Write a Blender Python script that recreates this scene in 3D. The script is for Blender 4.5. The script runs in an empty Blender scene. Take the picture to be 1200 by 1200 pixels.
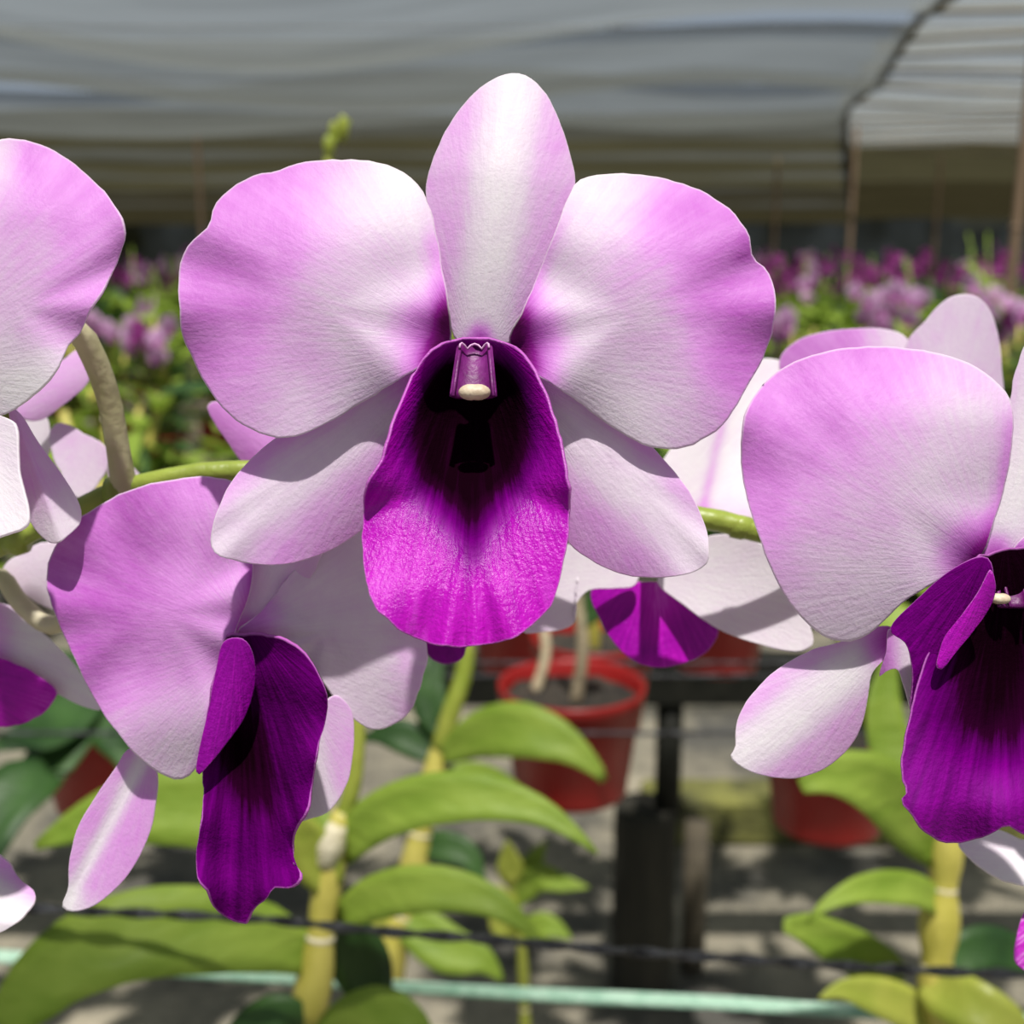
import bpy, bmesh, math, random
from mathutils import Vector, noise as mnoise

# ------------------------------------------------------------------ camera, world, sun, exposure
scene = bpy.context.scene
COL = scene.collection
F_PX = 1300.0
CAM = Vector((0.0, 0.0, 1.25))
PITCH = math.radians(11.7)
FWD = Vector((0, math.cos(PITCH), -math.sin(PITCH)))
UPV = Vector((0, math.sin(PITCH), math.cos(PITCH)))
RGT = Vector((1, 0, 0))

cam_data = bpy.data.cameras.new('camera')
cam = bpy.data.objects.new('camera', cam_data)
COL.objects.link(cam)
cam.location = CAM
cam.rotation_euler = (math.radians(90) - PITCH, 0, 0)
cam_data.sensor_width = 36.0
cam_data.lens = 36.0 * F_PX / 1200.0
cam_data.clip_start = 0.01
cam_data.clip_end = 300
cam_data.dof.use_dof = True
cam_data.dof.focus_distance = 0.148
cam_data.dof.aperture_fstop = 21.0
scene.camera = cam

world = bpy.data.worlds.new('sky')
scene.world = world
world.use_nodes = True
wb = world.node_tree.nodes['Background']
wb.inputs[0].default_value = (0.70, 0.83, 1.0, 1)
wb.inputs[1].default_value = 0.40

sun_data = bpy.data.lights.new('sun', 'SUN')
sun_data.energy = 14.0
sun_data.angle = math.radians(1.4)
sun_data.color = (1.0, 0.96, 0.90)
sun = bpy.data.objects.new('sun', sun_data)
COL.objects.link(sun)
SUN_EL, SUN_AZ = math.radians(71), math.radians(6)      # azimuth from behind the camera, negative = from the left
to_sun = Vector((math.sin(SUN_AZ) * math.cos(SUN_EL), -math.cos(SUN_AZ) * math.cos(SUN_EL), math.sin(SUN_EL)))
sun.rotation_euler = (-to_sun).to_track_quat('-Z', 'Y').to_euler()

vs = scene.view_settings
vs.view_transform = 'Standard'
vs.look = 'None'
vs.gamma = 1.0
vs.use_curve_mapping = False
vs.exposure = -0.08


def P(x, y, d):
    """point at photo pixel (x, y), at depth d metres in front of the camera"""
    return CAM + d * (FWD + RGT * ((x - 600) / F_PX) + UPV * ((600 - y) / F_PX))


# ------------------------------------------------------------------ material helpers
def nmat(name):
    m = bpy.data.materials.new(name)
    m.use_nodes = True
    nt = m.node_tree
    nt.nodes.clear()
    out = nt.nodes.new('ShaderNodeOutputMaterial')
    return m, nt, out


def N(nt, typ, **kw):
    n = nt.nodes.new('ShaderNode' + typ)
    for k, v in kw.items():
        if k == 'inp':
            for a, b in v.items():
                n.inputs[a].default_value = b
        else:
            setattr(n, k, v)
    return n


def ramp(nt, stops, interp='LINEAR'):
    r = N(nt, 'ValToRGB')
    r.color_ramp.interpolation = interp
    el = r.color_ramp.elements
    while len(el) > 1:
        el.remove(el[-1])
    el[0].position = stops[0][0]
    el[0].color = (*stops[0][1], 1)
    for p, c in stops[1:]:
        e = el.new(p)
        e.color = (*c, 1)
    return r


def simple_mat(name, c1, c2, scale=8.0, rough=0.6, bump=0.2, transl=0.0, coord='Object', detail=4.0, spec=0.5,
               stretch=(1, 1, 1), metallic=0.0, bscale=None):
    m, nt, out = nmat(name)
    L = nt.links.new
    tc = N(nt, 'TexCoord')
    mp = N(nt, 'Mapping', inp={'Scale': stretch})
    L(tc.outputs[coord], mp.inputs[0])
    nz = N(nt, 'TexNoise', inp={'Scale': scale, 'Detail': detail, 'Roughness': 0.6})
    L(mp.outputs[0], nz.inputs['Vector'])
    rp = ramp(nt, [(0.32, c1), (0.68, c2)])
    L(nz.outputs[0], rp.inputs[0])
    pb = N(nt, 'BsdfPrincipled', inp={'Roughness': rough, 'Specular IOR Level': spec, 'Metallic': metallic})
    L(rp.outputs[0], pb.inputs['Base Color'])
    if bump:
        nz2 = N(nt, 'TexNoise', inp={'Scale': bscale or scale * 4, 'Detail': 5.0})
        L(mp.outputs[0], nz2.inputs['Vector'])
        b = N(nt, 'Bump', inp={'Strength': bump, 'Distance': 0.01})
        L(nz2.outputs[0], b.inputs['Height'])
        L(b.outputs[0], pb.inputs['Normal'])
    if transl > 0:
        tr = N(nt, 'BsdfTranslucent')
        L(rp.outputs[0], tr.inputs[0])
        mx = N(nt, 'MixShader', inp={0: transl})
        L(pb.outputs[0], mx.inputs[1])
        L(tr.outputs[0], mx.inputs[2])
        L(mx.outputs[0], out.inputs[0])
    else:
        L(pb.outputs[0], out.inputs[0])
    return m


def petal_mat(name, stops, rim, transl=0.3, rough=0.5, vein=0.09, bump=0.22, spec=0.22, mottling=0.12, velvet=False):
    """pigment comes from the petal's own 'pig' attribute, veins fan out from its base"""
    m, nt, out = nmat(name)
    L = nt.links.new
    pig = N(nt, 'Attribute', attribute_name='pig')
    fan = N(nt, 'Attribute', attribute_name='fan')       # (angle about base, distance from base, ring)
    loc = N(nt, 'Attribute', attribute_name='loc')       # position on the petal in centimetres
    mp = N(nt, 'Mapping', inp={'Scale': (16.0, 1.6, 0.0)})
    L(fan.outputs['Vector'], mp.inputs[0])
    vn = N(nt, 'TexNoise', inp={'Scale': 1.6, 'Detail': 4.0, 'Roughness': 0.6})
    L(mp.outputs[0], vn.inputs['Vector'])
    cn = N(nt, 'TexNoise', inp={'Scale': 1.9, 'Detail': 5.0, 'Roughness': 0.65})
    L(loc.outputs['Vector'], cn.inputs['Vector'])
    a = N(nt, 'Math', operation='MULTIPLY_ADD', inp={1: vein * 2, 2: -vein})
    L(vn.outputs[0], a.inputs[0])
    b = N(nt, 'Math', operation='MULTIPLY_ADD', inp={1: mottling * 2, 2: -mottling})
    L(cn.outputs[0], b.inputs[0])
    s1 = N(nt, 'Math', operation='ADD')
    L(a.outputs[0], s1.inputs[0])
    L(b.outputs[0], s1.inputs[1])
    s2 = N(nt, 'Math', operation='ADD', use_clamp=True)
    L(pig.outputs['Fac'], s2.inputs[0])
    L(s1.outputs[0], s2.inputs[1])
    rp = ramp(nt, stops)
    L(s2.outputs[0], rp.inputs[0])
    sep = N(nt, 'SeparateXYZ')
    L(fan.outputs['Vector'], sep.inputs[0])
    er = N(nt, 'MapRange', inp={1: 0.985, 2: 1.0, 3: 0.0, 4: 0.75})
    L(sep.outputs[2], er.inputs[0])
    mix = N(nt, 'Mix', data_type='RGBA')
    L(er.outputs[0], mix.inputs[0])
    L(rp.outputs[0], mix.inputs[6])
    mix.inputs[7].default_value = (*rim, 1)
    # fine relief: pearly cells and veins
    fn = N(nt, 'TexNoise', inp={'Scale': 14.0, 'Detail': 3.0, 'Roughness': 0.7})
    L(loc.outputs['Vector'], fn.inputs['Vector'])
    mp2 = N(nt, 'Mapping', inp={'Scale': (26.0, 5.0, 0.0)})
    L(fan.outputs['Vector'], mp2.inputs[0])
    vb = N(nt, 'TexNoise', inp={'Scale': 1.5, 'Detail': 3.0})
    L(mp2.outputs[0], vb.inputs['Vector'])
    hs = N(nt, 'Math', operation='MULTIPLY_ADD', inp={1: 0.7})
    L(vb.outputs[0], hs.inputs[0])
    L(fn.outputs[0], hs.inputs[2])
    bp = N(nt, 'Bump', inp={'Strength': bump, 'Distance': 0.0006})
    L(hs.outputs[0], bp.inputs['Height'])
    pb = N(nt, 'BsdfPrincipled', inp={'Roughness': rough, 'Specular IOR Level': spec})
    if velvet:                                            # the dark throat is matt, the bright lobe glossy
        for sock, lo, hi in (('Roughness', rough, 0.9), ('Specular IOR Level', spec, 0.02)):
            mr = N(nt, 'MapRange', inp={1: 0.38, 2: 0.62, 3: lo, 4: hi})
            L(pig.outputs['Fac'], mr.inputs[0])
            L(mr.outputs[0], pb.inputs[sock])
    else:
        pb.inputs['Sheen Weight'].default_value = 0.05
    L(mix.outputs[2], pb.inputs['Base Color'])
    L(bp.outputs[0], pb.inputs['Normal'])
    tr = N(nt, 'BsdfTranslucent')
    L(mix.outputs[2], tr.inputs[0])
    mx = N(nt, 'MixShader', inp={0: transl})
    L(pb.outputs[0], mx.inputs[1])
    L(tr.outputs[0], mx.inputs[2])
    L(mx.outputs[0], out.inputs[0])
    return m


PALE = (0.86, 0.80, 0.86)
M_PETAL = petal_mat('petal_pink', [
    (0.0, (0.90, 0.86, 0.90)), (0.20, (0.82, 0.68, 0.84)), (0.45, (0.78, 0.36, 0.82)),
    (0.65, (0.60, 0.15, 0.64)), (0.82, (0.34, 0.01, 0.34)), (1.0, (0.15, 0.0, 0.12))], rim=(0.92, 0.86, 0.90), transl=0.36)
M_LIP = petal_mat('lip_magenta', [
    (0.0, (0.85, 0.42, 0.86)), (0.10, (0.62, 0.06, 0.62)), (0.20, (0.52, 0.006, 0.50)), (0.42, (0.27, 0.0, 0.30)),  # palest stops: shiny streaks along the veins put into the colour
    (0.62, (0.115, 0.0, 0.135)), (0.80, (0.022, 0.0, 0.016)), (1.0, (0.006, 0.0, 0.003))],
    rim=(0.62, 0.18, 0.62), transl=0.16, rough=0.30, vein=0.22, bump=0.40, spec=0.22, mottling=0.08, velvet=True)
M_CREAM = simple_mat('anther_cream', (0.55, 0.42, 0.30), (0.80, 0.70, 0.52), scale=500, rough=0.5, bump=0.1, transl=0.15)
M_COLUMN = simple_mat('column_purple', (0.12, 0.003, 0.11), (0.24, 0.02, 0.23), scale=250, rough=0.45, bump=0.1, transl=0.2)
M_COLRIM = simple_mat('column_rim', (0.70, 0.35, 0.66), (0.80, 0.55, 0.76), scale=250, rough=0.4, bump=0.1, transl=0.2)
M_PEDICEL = simple_mat('pedicel_pale', (0.52, 0.50, 0.26), (0.66, 0.60, 0.42), scale=60, rough=0.5, bump=0.1, transl=0.25)
M_STEM = simple_mat('stem_green', (0.17, 0.24, 0.03), (0.32, 0.40, 0.06), scale=50, rough=0.4, bump=0.12, transl=0.1)
M_LEAF = simple_mat('leaf_green', (0.20, 0.32, 0.03), (0.34, 0.46, 0.07), scale=22, rough=0.5, bump=0.15, transl=0.35, stretch=(1, 1, 3), spec=0.3)
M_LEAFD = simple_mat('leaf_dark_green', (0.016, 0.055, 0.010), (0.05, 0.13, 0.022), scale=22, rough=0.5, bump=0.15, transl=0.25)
M_LEAFY = simple_mat('leaf_yellow_green', (0.30, 0.38, 0.04), (0.48, 0.50, 0.09), scale=26, rough=0.4, bump=0.15, transl=0.3)
M_CANE = simple_mat('cane_yellow', (0.40, 0.36, 0.05), (0.60, 0.52, 0.13), scale=40, rough=0.45, bump=0.2, stretch=(1, 1, 0.3))
M_SHEATH = simple_mat('cane_sheath', (0.55, 0.47, 0.28), (0.68, 0.62, 0.45), scale=60, rough=0.7, bump=0.3)
M_RED = simple_mat('pot_red_plastic', (0.24, 0.005, 0.005), (0.34, 0.010, 0.009), scale=12, rough=0.38, bump=0.08, transl=0.1)
M_MEDIUM = simple_mat('growing_medium', (0.012, 0.012, 0.010), (0.07, 0.055, 0.04), scale=60, rough=0.95, bump=0.9)
M_TWIG = simple_mat('dry_stick', (0.32, 0.25, 0.15), (0.50, 0.42, 0.28), scale=40, rough=0.8, bump=0.3)
M_WIRE = simple_mat('wire_dark', (0.015, 0.015, 0.017), (0.12, 0.12, 0.13), scale=120, rough=0.3, bump=0.4, metallic=0.7)
M_TWINE = simple_mat('twine_pale_green', (0.30, 0.55, 0.40), (0.55, 0.78, 0.62), scale=90, rough=0.25, bump=0.3, transl=0.25)
M_BLACK = simple_mat('black_pipe', (0.006, 0.007, 0.005), (0.018, 0.018, 0.014), scale=30, rough=0.6, bump=0.2, spec=0.2)
M_POST = simple_mat('old_dark_post', (0.010, 0.010, 0.007), (0.045, 0.04, 0.026), scale=14, rough=0.9, bump=0.7, stretch=(1, 1, 0.2))
M_MOSS = simple_mat('mossy_timber', (0.05, 0.05, 0.02), (0.24, 0.24, 0.06), scale=9, rough=0.95, bump=0.8)
M_TIMBER = simple_mat('bench_timber', (0.06, 0.05, 0.035), (0.17, 0.14, 0.09), scale=6, rough=0.9, bump=0.4, stretch=(0.2, 1, 1))
M_BAMBOO = simple_mat('pole_brown', (0.13, 0.085, 0.05), (0.24, 0.16, 0.10), scale=14, rough=0.75, bump=0.3, stretch=(1, 1, 0.15))
M_FARPINK = simple_mat('far_flower_pink', (0.60, 0.24, 0.58), (0.84, 0.62, 0.82), scale=16, rough=0.5, bump=0.0, transl=0.35)
M_FARMAG = simple_mat('far_flower_magenta', (0.22, 0.012, 0.16), (0.45, 0.07, 0.37), scale=9, rough=0.5, bump=0.0, transl=0.35)


# ------------------------------------------------------------------ object helpers
def link(name, me, parent=None, mats=()):
    o = bpy.data.objects.new(name, me)
    COL.objects.link(o)
    if parent is not None:
        o.parent = parent
    if me is not None:
        for m in (mats if isinstance(mats, (list, tuple)) else [mats]):
            if m is not None:
                me.materials.append(m)
    return o


def tag(o, label, cat, group=None, kind=None):
    if label:
        o['label'] = label
    if cat:
        o['category'] = cat
    if group:
        o['group'] = group
    if kind:
        o['kind'] = kind
    return o


def thing(name, loc, label, cat, group=None):
    o = bpy.data.objects.new(name, None)
    o.empty_display_size = 0.01
    COL.objects.link(o)
    o.location = loc
    return tag(o, label, cat, group)


def mesh_of(name, verts, faces, smooth=True):
    me = bpy.data.meshes.new(name)
    me.from_pydata([tuple(v) for v in verts], [], faces)
    if smooth:
        me.polygons.foreach_set('use_smooth', [True] * len(me.polygons))
    me.update()
    return me


def catmull(pts, n, closed=True):
    """resample a Catmull-Rom spline through pts into n points, even in arc length"""
    pts = [Vector(p) for p in pts]
    k = len(pts)
    dense = []
    segs = k if closed else k - 1
    for i in range(segs):
        if closed:
            p0, p1, p2, p3 = pts[(i - 1) % k], pts[i], pts[(i + 1) % k], pts[(i + 2) % k]
        else:
            p0, p1, p2, p3 = pts[max(i - 1, 0)], pts[i], pts[i + 1], pts[min(i + 2, k - 1)]
        for j in range(12):
            t = j / 12
            dense.append(0.5 * (2 * p1 + (p2 - p0) * t + (2 * p0 - 5 * p1 + 4 * p2 - p3) * t * t + (3 * p1 - p0 - 3 * p2 + p3) * t ** 3))
    dense.append(dense[0].copy() if closed else pts[-1].copy())
    cum = [0.0]
    for a, b in zip(dense, dense[1:]):
        cum.append(cum[-1] + (b - a).length)
    tot = cum[-1]
    out = []
    j = 0
    m = n if closed else n - 1
    for i in range(n):
        s = tot * i / m
        while j < len(cum) - 2 and cum[j + 1] < s:
            j += 1
        u = (s - cum[j]) / max(cum[j + 1] - cum[j], 1e-9)
        out.append(dense[j].lerp(dense[j + 1], min(max(u, 0), 1)))
    return out


def org_of(o):
    v = Vector()
    while o is not None:
        v += o.location
        o = o.parent
    return v


def tube_geo(path, radii, seg=10, cap=True):
    path = [Vector(p) for p in path]
    n = len(path)
    if not isinstance(radii, (list, tuple)):
        radii = [radii] * n
    verts, faces = [], []
    ref = None
    for i, p in enumerate(path):
        t = (path[min(i + 1, n - 1)] - path[max(i - 1, 0)]).normalized()
        if ref is None:
            ref = t.orthogonal().normalized()
        ref = (ref - t * ref.dot(t))
        ref = ref.normalized() if ref.length > 1e-6 else t.orthogonal().normalized()
        b = t.cross(ref)
        for s in range(seg):
            a = 2 * math.pi * s / seg
            verts.append(p + (ref * math.cos(a) + b * math.sin(a)) * radii[i])
    for i in range(n - 1):
        for s in range(seg):
            a, b2 = i * seg + s, i * seg + (s + 1) % seg
            faces.append((a, b2, b2 + seg, a + seg))
    if cap:
        faces.append(tuple(range(seg))[::-1])
        faces.append(tuple((n - 1) * seg + s for s in range(seg)))
    return verts, faces


def tube(name, path, radii, mat, parent=None, seg=10, n=None):
    path = [Vector(p) for p in path]
    if n:
        if isinstance(radii, (list, tuple)):
            k = len(radii)
            rr = []
            for i in range(n):
                u = i / (n - 1) * (k - 1)
                a = min(int(u), k - 2)
                rr.append(radii[a] + (radii[a + 1] - radii[a]) * (u - a))
            radii = rr
        path = catmull(path, n, closed=False)
    if parent is not None:
        og = org_of(parent)
        path = [p - og for p in path]
    v, f = tube_geo(path, radii, seg)
    return link(name, mesh_of(name, v, f), parent, mat)


def smooth01(a, b, x):
    t = min(max((x - a) / (b - a), 0.0), 1.0)
    return t * t * (3 - 2 * t)


def petal(name, parent, pts, base, tip, d, depth, pigment, mat=None, center=None, thick=0.0004, n=96, rings=20, rough_edge=1.0, seed=0):
    """A petal as a curved sheet: rim outline, real depth profile (millimetres towards the back), pigment per point.
    depth(t, s, r, x, y): t along base to tip, s across (-1..1), r ring 0 centre .. 1 rim."""
    mat = mat or M_PETAL
    rim = catmull([(p[0], p[1], 0) for p in pts], n)
    bx, by = base
    ax, ay = tip[0] - bx, tip[1] - by
    ln = math.hypot(ax, ay)
    ax, ay = ax / ln, ay / ln
    if center is None:
        center = (bx + ax * ln * 0.55, by + ay * ln * 0.55)
    cx, cy = center
    half = max(abs(-(p.x - bx) * ay + (p.y - by) * ax) for p in rim) or 1
    cm = 100.0 * d / F_PX                     # pixel to centimetres at this depth
    verts, pig, fan, loc = [], [], [], []
    org = org_of(parent)

    def emit(x, y, r):
        u, v = (x - bx) * ax + (y - by) * ay, -(x - bx) * ay + (y - by) * ax
        t, s = u / ln, v / half
        dd = d + depth(t, s, r, x, y) * 0.001
        verts.append(P(x, y, dd) - org)
        rho = math.hypot(u, v) / ln
        phi = math.atan2(v, u + 0.06 * ln)
        pig.append(min(max(pigment(t, s, r, x, y), 0.0), 1.0))
        fan.append((phi + seed * 3.1, rho + seed, r))
        loc.append((u * cm + seed * 7.3, v * cm, seed * 1.7))

    emit(cx, cy, 0.0)
    for k in range(1, rings + 1):
        r = 1 - (1 - k / rings) ** 1.35
        for i, p in enumerate(rim):
            x, y = cx + (p.x - cx) * r, cy + (p.y - cy) * r
            if rough_edge and k >= rings - 1:
                w = mnoise.noise(Vector((p.x * 0.06, p.y * 0.06, seed))) * 1.6 + mnoise.noise(Vector((p.x * 0.2, p.y * 0.2, seed + 5))) * 0.7
                dl = math.hypot(p.x - cx, p.y - cy) or 1
                x += (p.x - cx) / dl * w * rough_edge
                y += (p.y - cy) / dl * w * rough_edge
            emit(x, y, r)
    faces = []
    area = sum(rim[i].x * rim[(i + 1) % n].y - rim[(i + 1) % n].x * rim[i].y for i in range(n))
    flip = area < 0                           # normals face the viewer side of the flower
    for i in range(n):
        j = (i + 1) % n
        f = (0, 1 + i, 1 + j)
        faces.append(f[::-1] if not flip else f)
    for k in range(rings - 1):
        o0, o1 = 1 + k * n, 1 + (k + 1) * n
        for i in range(n):
            j = (i + 1) % n
            f = (o0 + i, o1 + i, o1 + j, o0 + j)
            faces.append(f[::-1] if not flip else f)
    me = mesh_of(name, verts, faces)
    a = me.attributes.new('pig', 'FLOAT', 'POINT')
    a.data.foreach_set('value', pig)
    a = me.attributes.new('fan', 'FLOAT_VECTOR', 'POINT')
    a.data.foreach_set('vector', [c for v in fan for c in v])
    a = me.attributes.new('loc', 'FLOAT_VECTOR', 'POINT')
    a.data.foreach_set('vector', [c for v in loc for c in v])
    o = link(name, me, parent, mat)
    sm = o.modifiers.new('thickness', 'SOLIDIFY')
    sm.thickness = thick
    sm.offset = -1
    return o


def shaped(tilt_t=0.0, tilt_s=0.0, arch=0.0, cup=0.0, ruffle=0.0, k=7, ph=0.0, fold=0.0, roll=0.0, wav=0.0):
    """depth profile in mm (positive = away): tilt along/across, arch along the length, cup across, ruffled rim"""
    def fn(t, s, r, x, y):
        z = tilt_t * t + tilt_s * s + arch * t * t + cup * s * s
        z += fold * abs(s) + roll * max(r - 0.6, 0) ** 2 * 6.25
        ang = math.atan2(s, t - 0.5)
        z += ruffle * r ** 3 * math.sin(k * ang + ph)
        z += wav * math.sin(5 * t + 3 * s + ph) * math.sin(4 * s + ph)
        return z
    return fn


def pig_petal(tip=0.45, mid=0.10, base=0.85, side=0.0, bl=0.16, edge=0.0):
    """pale petal, pink towards the tip, deep magenta at the base"""
    def fn(t, s, r, x, y):
        v = mid
        v += (tip - mid) * smooth01(0.30, 0.92, t + 0.14 * mnoise.noise(Vector((x * 0.012, y * 0.012, 3))))
        v += side * abs(s) ** 1.5
        v += edge * smooth01(0.7, 1.0, r)
        b = 1 - smooth01(0.0, bl * 1.7, math.hypot(t, s * 0.55))
        return v + (base - v) * b
    return fn


def pig_sepal(edge=0.32, mid=0.06, base=0.55, bl=0.12, tip=None):
    """pale midrib stripe, pinker flanks"""
    def fn(t, s, r, x, y):
        v = mid + (edge - mid) * smooth01(0.08, 0.6, abs(s))
        if tip is not None:
            v += (tip - v) * smooth01(0.8, 1.0, t)
        b = 1 - smooth01(0.0, bl * 1.8, math.hypot(t, s * 0.4))
        return v + (base - v) * b
    return fn


def blob(name, parent, center, rad, mat, sx=1, sy=1, sz=1, lobes=0.0, seg=20, rg=12):
    """rounded lump (anther cap, medium, stones), optionally with a groove down its middle"""
    verts, faces = [], []
    og = org_of(parent)
    for i in range(rg + 1):
        th = math.pi * i / rg
        for j in range(seg):
            ph = 2 * math.pi * j / seg
            q = rad * (1 - lobes * math.exp(-(math.cos(ph) * math.sin(th) / 0.3) ** 2))
            verts.append(Vector((q * sx * math.sin(th) * math.cos(ph), q * sy * math.sin(th) * math.sin(ph), q * sz * math.cos(th))) + center - og)
    for i in range(rg):
        for j in range(seg):
            a, b = i * seg + j, i * seg + (j + 1) % seg
            faces.append((a, a + seg, b + seg, b))
    return link(name, mesh_of(name, verts, faces), parent, mat)


def column(parent, x, y, d, h=62, w=42, dx=0):
    """hooded column with toothed pale rim and a cream anther cap below it"""
    px = d / F_PX
    wv, hv = w * px, h * px
    c0 = P(x, y, d)
    verts, faces = [], []
    nu, nv = 12, 10
    for j in range(nv + 1):
        v = j / nv
        for i in range(nu + 1):
            a = math.pi * (i / nu)                   # half tube, open towards the viewer
            rx = wv * 0.5 * (0.85 + 0.3 * v)
            ry = wv * 0.45 * (1 - 0.25 * v)
            tooth = 0.10 * hv * abs(math.sin(3 * a)) if j == 0 else 0
            off = RGT * (math.cos(a) * rx + dx * v * px) + UPV * (-(v * hv) + tooth) + FWD * (math.sin(a) * ry - 0.0045 * v)
            verts.append(c0 + off - parent.location)
    for j in range(nv):
        for i in range(nu):
            a = j * (nu + 1) + i
            faces.append((a, a + 1, a + nu + 2, a + nu + 1))
    o = link('column', mesh_of('column', verts, faces), parent, M_COLUMN)
    sm = o.modifiers.new('thickness', 'SOLIDIFY')
    sm.thickness = 0.0005
    rimp = []
    for i in range(nu + 1):
        a = math.pi * i / nu
        tooth = 0.10 * hv * abs(math.sin(3 * a))
        rimp.append(c0 + RGT * (math.cos(a) * wv * 0.43) + UPV * tooth + FWD * (math.sin(a) * wv * 0.3 - 0.0006))
    v, f = tube_geo([p - parent.location for p in rimp], 0.00016, 6)
    link('column_rim', mesh_of('column_rim', v, f), o, M_COLRIM)
    # side rails
    for sgn in (-1, 1):
        pth = [c0 + RGT * (sgn * wv * (0.43 + 0.14 * q)) + UPV * (-hv * q) + FWD * (-0.0045 * q) for q in (0, .3, .6, 1)]
        v, f = tube_geo([p - parent.location for p in pth], 0.00026, 6)
        link('column_wing', mesh_of('column_wing', v, f), o, M_COLUMN)
    blob('anther_cap', o, P(x + dx, y + h * 0.86, d - 0.0048), wv * 0.46, M_CREAM, 1.0, 0.7, 0.55, lobes=0.12)
    return o


def receptacle(parent, x, y, d, to=None, r=0.0022, mat=None, mid=None):
    """pale ovary stalk running back from the flower to the stem"""
    a = P(x, y, d)
    b = to if to is not None else a + FWD * 0.02 + Vector((0, 0, -0.01))
    m = mid if mid is not None else a.lerp(b, 0.5) + FWD * 0.004 + Vector((0, 0, 0.003))
    return tube('pedicel', [a, m, b], [r * 1.3, r, r * 0.9], mat or M_PEDICEL, parent, n=14, seg=10)


# ------------------------------------------------------------------ the setting: ground, shade house
def grid_mesh(name, x0, x1, y0, y1, nx, ny, zf):
    v = [(x0 + (x1 - x0) * i / nx, y0 + (y1 - y0) * j / ny, 0) for j in range(ny + 1) for i in range(nx + 1)]
    v = [(a, b, zf(a, b)) for a, b, _ in v]
    f = [(j * (nx + 1) + i, j * (nx + 1) + i + 1, (j + 1) * (nx + 1) + i + 1, (j + 1) * (nx + 1) + i) for j in range(ny) for i in range(nx)]
    return mesh_of(name, v, f)


def ground_mat():
    m, nt, out = nmat('trodden_concrete')
    L = nt.links.new
    tc = N(nt, 'TexCoord')
    n1 = N(nt, 'TexNoise', inp={'Scale': 2.2, 'Detail': 6.0, 'Roughness': 0.62})
    L(tc.outputs['Object'], n1.inputs['Vector'])
    r1 = ramp(nt, [(0.40, (0.075, 0.072, 0.062)), (0.52, (0.22, 0.20, 0.15)), (0.70, (0.40, 0.355, 0.26))])
    L(n1.outputs[0], r1.inputs[0])
    n2 = N(nt, 'TexNoise', inp={'Scale': 45.0, 'Detail': 5.0})
    L(tc.outputs['Object'], n2.inputs['Vector'])
    r2 = ramp(nt, [(0.3, (0.75, 0.75, 0.75)), (0.7, (1.1, 1.1, 1.1))])
    L(n2.outputs[0], r2.inputs[0])
    mx = N(nt, 'Mix', data_type='RGBA', blend_type='MULTIPLY', inp={0: 1.0})
    L(r1.outputs[0], mx.inputs[6])
    L(r2.outputs[0], mx.inputs[7])
    pb = N(nt, 'BsdfPrincipled', inp={'Roughness': 0.9})
    L(mx.outputs[2], pb.inputs['Base Color'])
    b = N(nt, 'Bump', inp={'Strength': 0.5, 'Distance': 0.02})
    L(n2.outputs[0], b.inputs['Height'])
    L(b.outputs[0], pb.inputs['Normal'])
    L(pb.outputs[0], out.inputs[0])
    return m


def net_mat(name, col, clear, refl=0.35, tint=(1, 1, 1), streak=1.0):
    """woven shade cloth: open holes (transparent), threads that pass and reflect some light"""
    m, nt, out = nmat(name)
    L = nt.links.new
    tc = N(nt, 'TexCoord')
    mp = N(nt, 'Mapping', inp={'Scale': (0.35, 3.0, 0.4)})
    L(tc.outputs['Object'], mp.inputs[0])
    nz = N(nt, 'TexNoise', inp={'Scale': 1.5 * streak, 'Detail': 5.0, 'Roughness': 0.6})
    L(mp.outputs[0], nz.inputs['Vector'])
    rp = ramp(nt, [(0.3, tuple(c * 0.7 for c in col)), (0.7, tuple(min(c * 1.2, 1) for c in col))])
    L(nz.outputs[0], rp.inputs[0])
    df = N(nt, 'BsdfDiffuse')
    L(rp.outputs[0], df.inputs[0])
    tr = N(nt, 'BsdfTranslucent')
    L(rp.outputs[0], tr.inputs[0])
    m1 = N(nt, 'MixShader', inp={0: 1 - refl})
    L(df.outputs[0], m1.inputs[1])
    L(tr.outputs[0], m1.inputs[2])
    tp = N(nt, 'BsdfTransparent', inp={0: (*tint, 1)})
    cl = N(nt, 'MapRange', inp={1: 0.3, 2: 0.7, 3: max(clear - 0.08, 0), 4: clear + 0.08})
    L(nz.outputs[0], cl.inputs[0])
    m2 = N(nt, 'MixShader')
    L(cl.outputs[0], m2.inputs[0])
    L(m1.outputs[0], m2.inputs[1])
    L(tp.outputs[0], m2.inputs[2])
    L(m2.outputs[0], out.inputs[0])
    return m


M_GROUND = ground_mat()
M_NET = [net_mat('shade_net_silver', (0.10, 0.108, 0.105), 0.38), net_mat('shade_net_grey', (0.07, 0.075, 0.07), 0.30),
         net_mat('shade_net_far_dim', (0.028, 0.026, 0.014), 0.12), net_mat('shade_net_farthest_dim', (0.016, 0.014, 0.007), 0.05)]  # far tones darker: dimness of the grazing view put into the colour
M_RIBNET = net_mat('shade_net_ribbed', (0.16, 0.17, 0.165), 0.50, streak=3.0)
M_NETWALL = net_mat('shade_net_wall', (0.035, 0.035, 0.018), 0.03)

floor = link('floor', grid_mesh('floor', -16, 16, -6, 30, 80, 90, lambda x, y: 0.012 * mnoise.noise(Vector((x * 1.3, y * 1.3, 0)))), None, M_GROUND)
floor['kind'] = 'structure'

CEIL = 2.62
HEM = lambda y: 2.10 + (y - 5.88) * 0.155 + max(y - 9.1, 0) * 0.15          # the seam where the smooth net ends and the ribbed one begins


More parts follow.
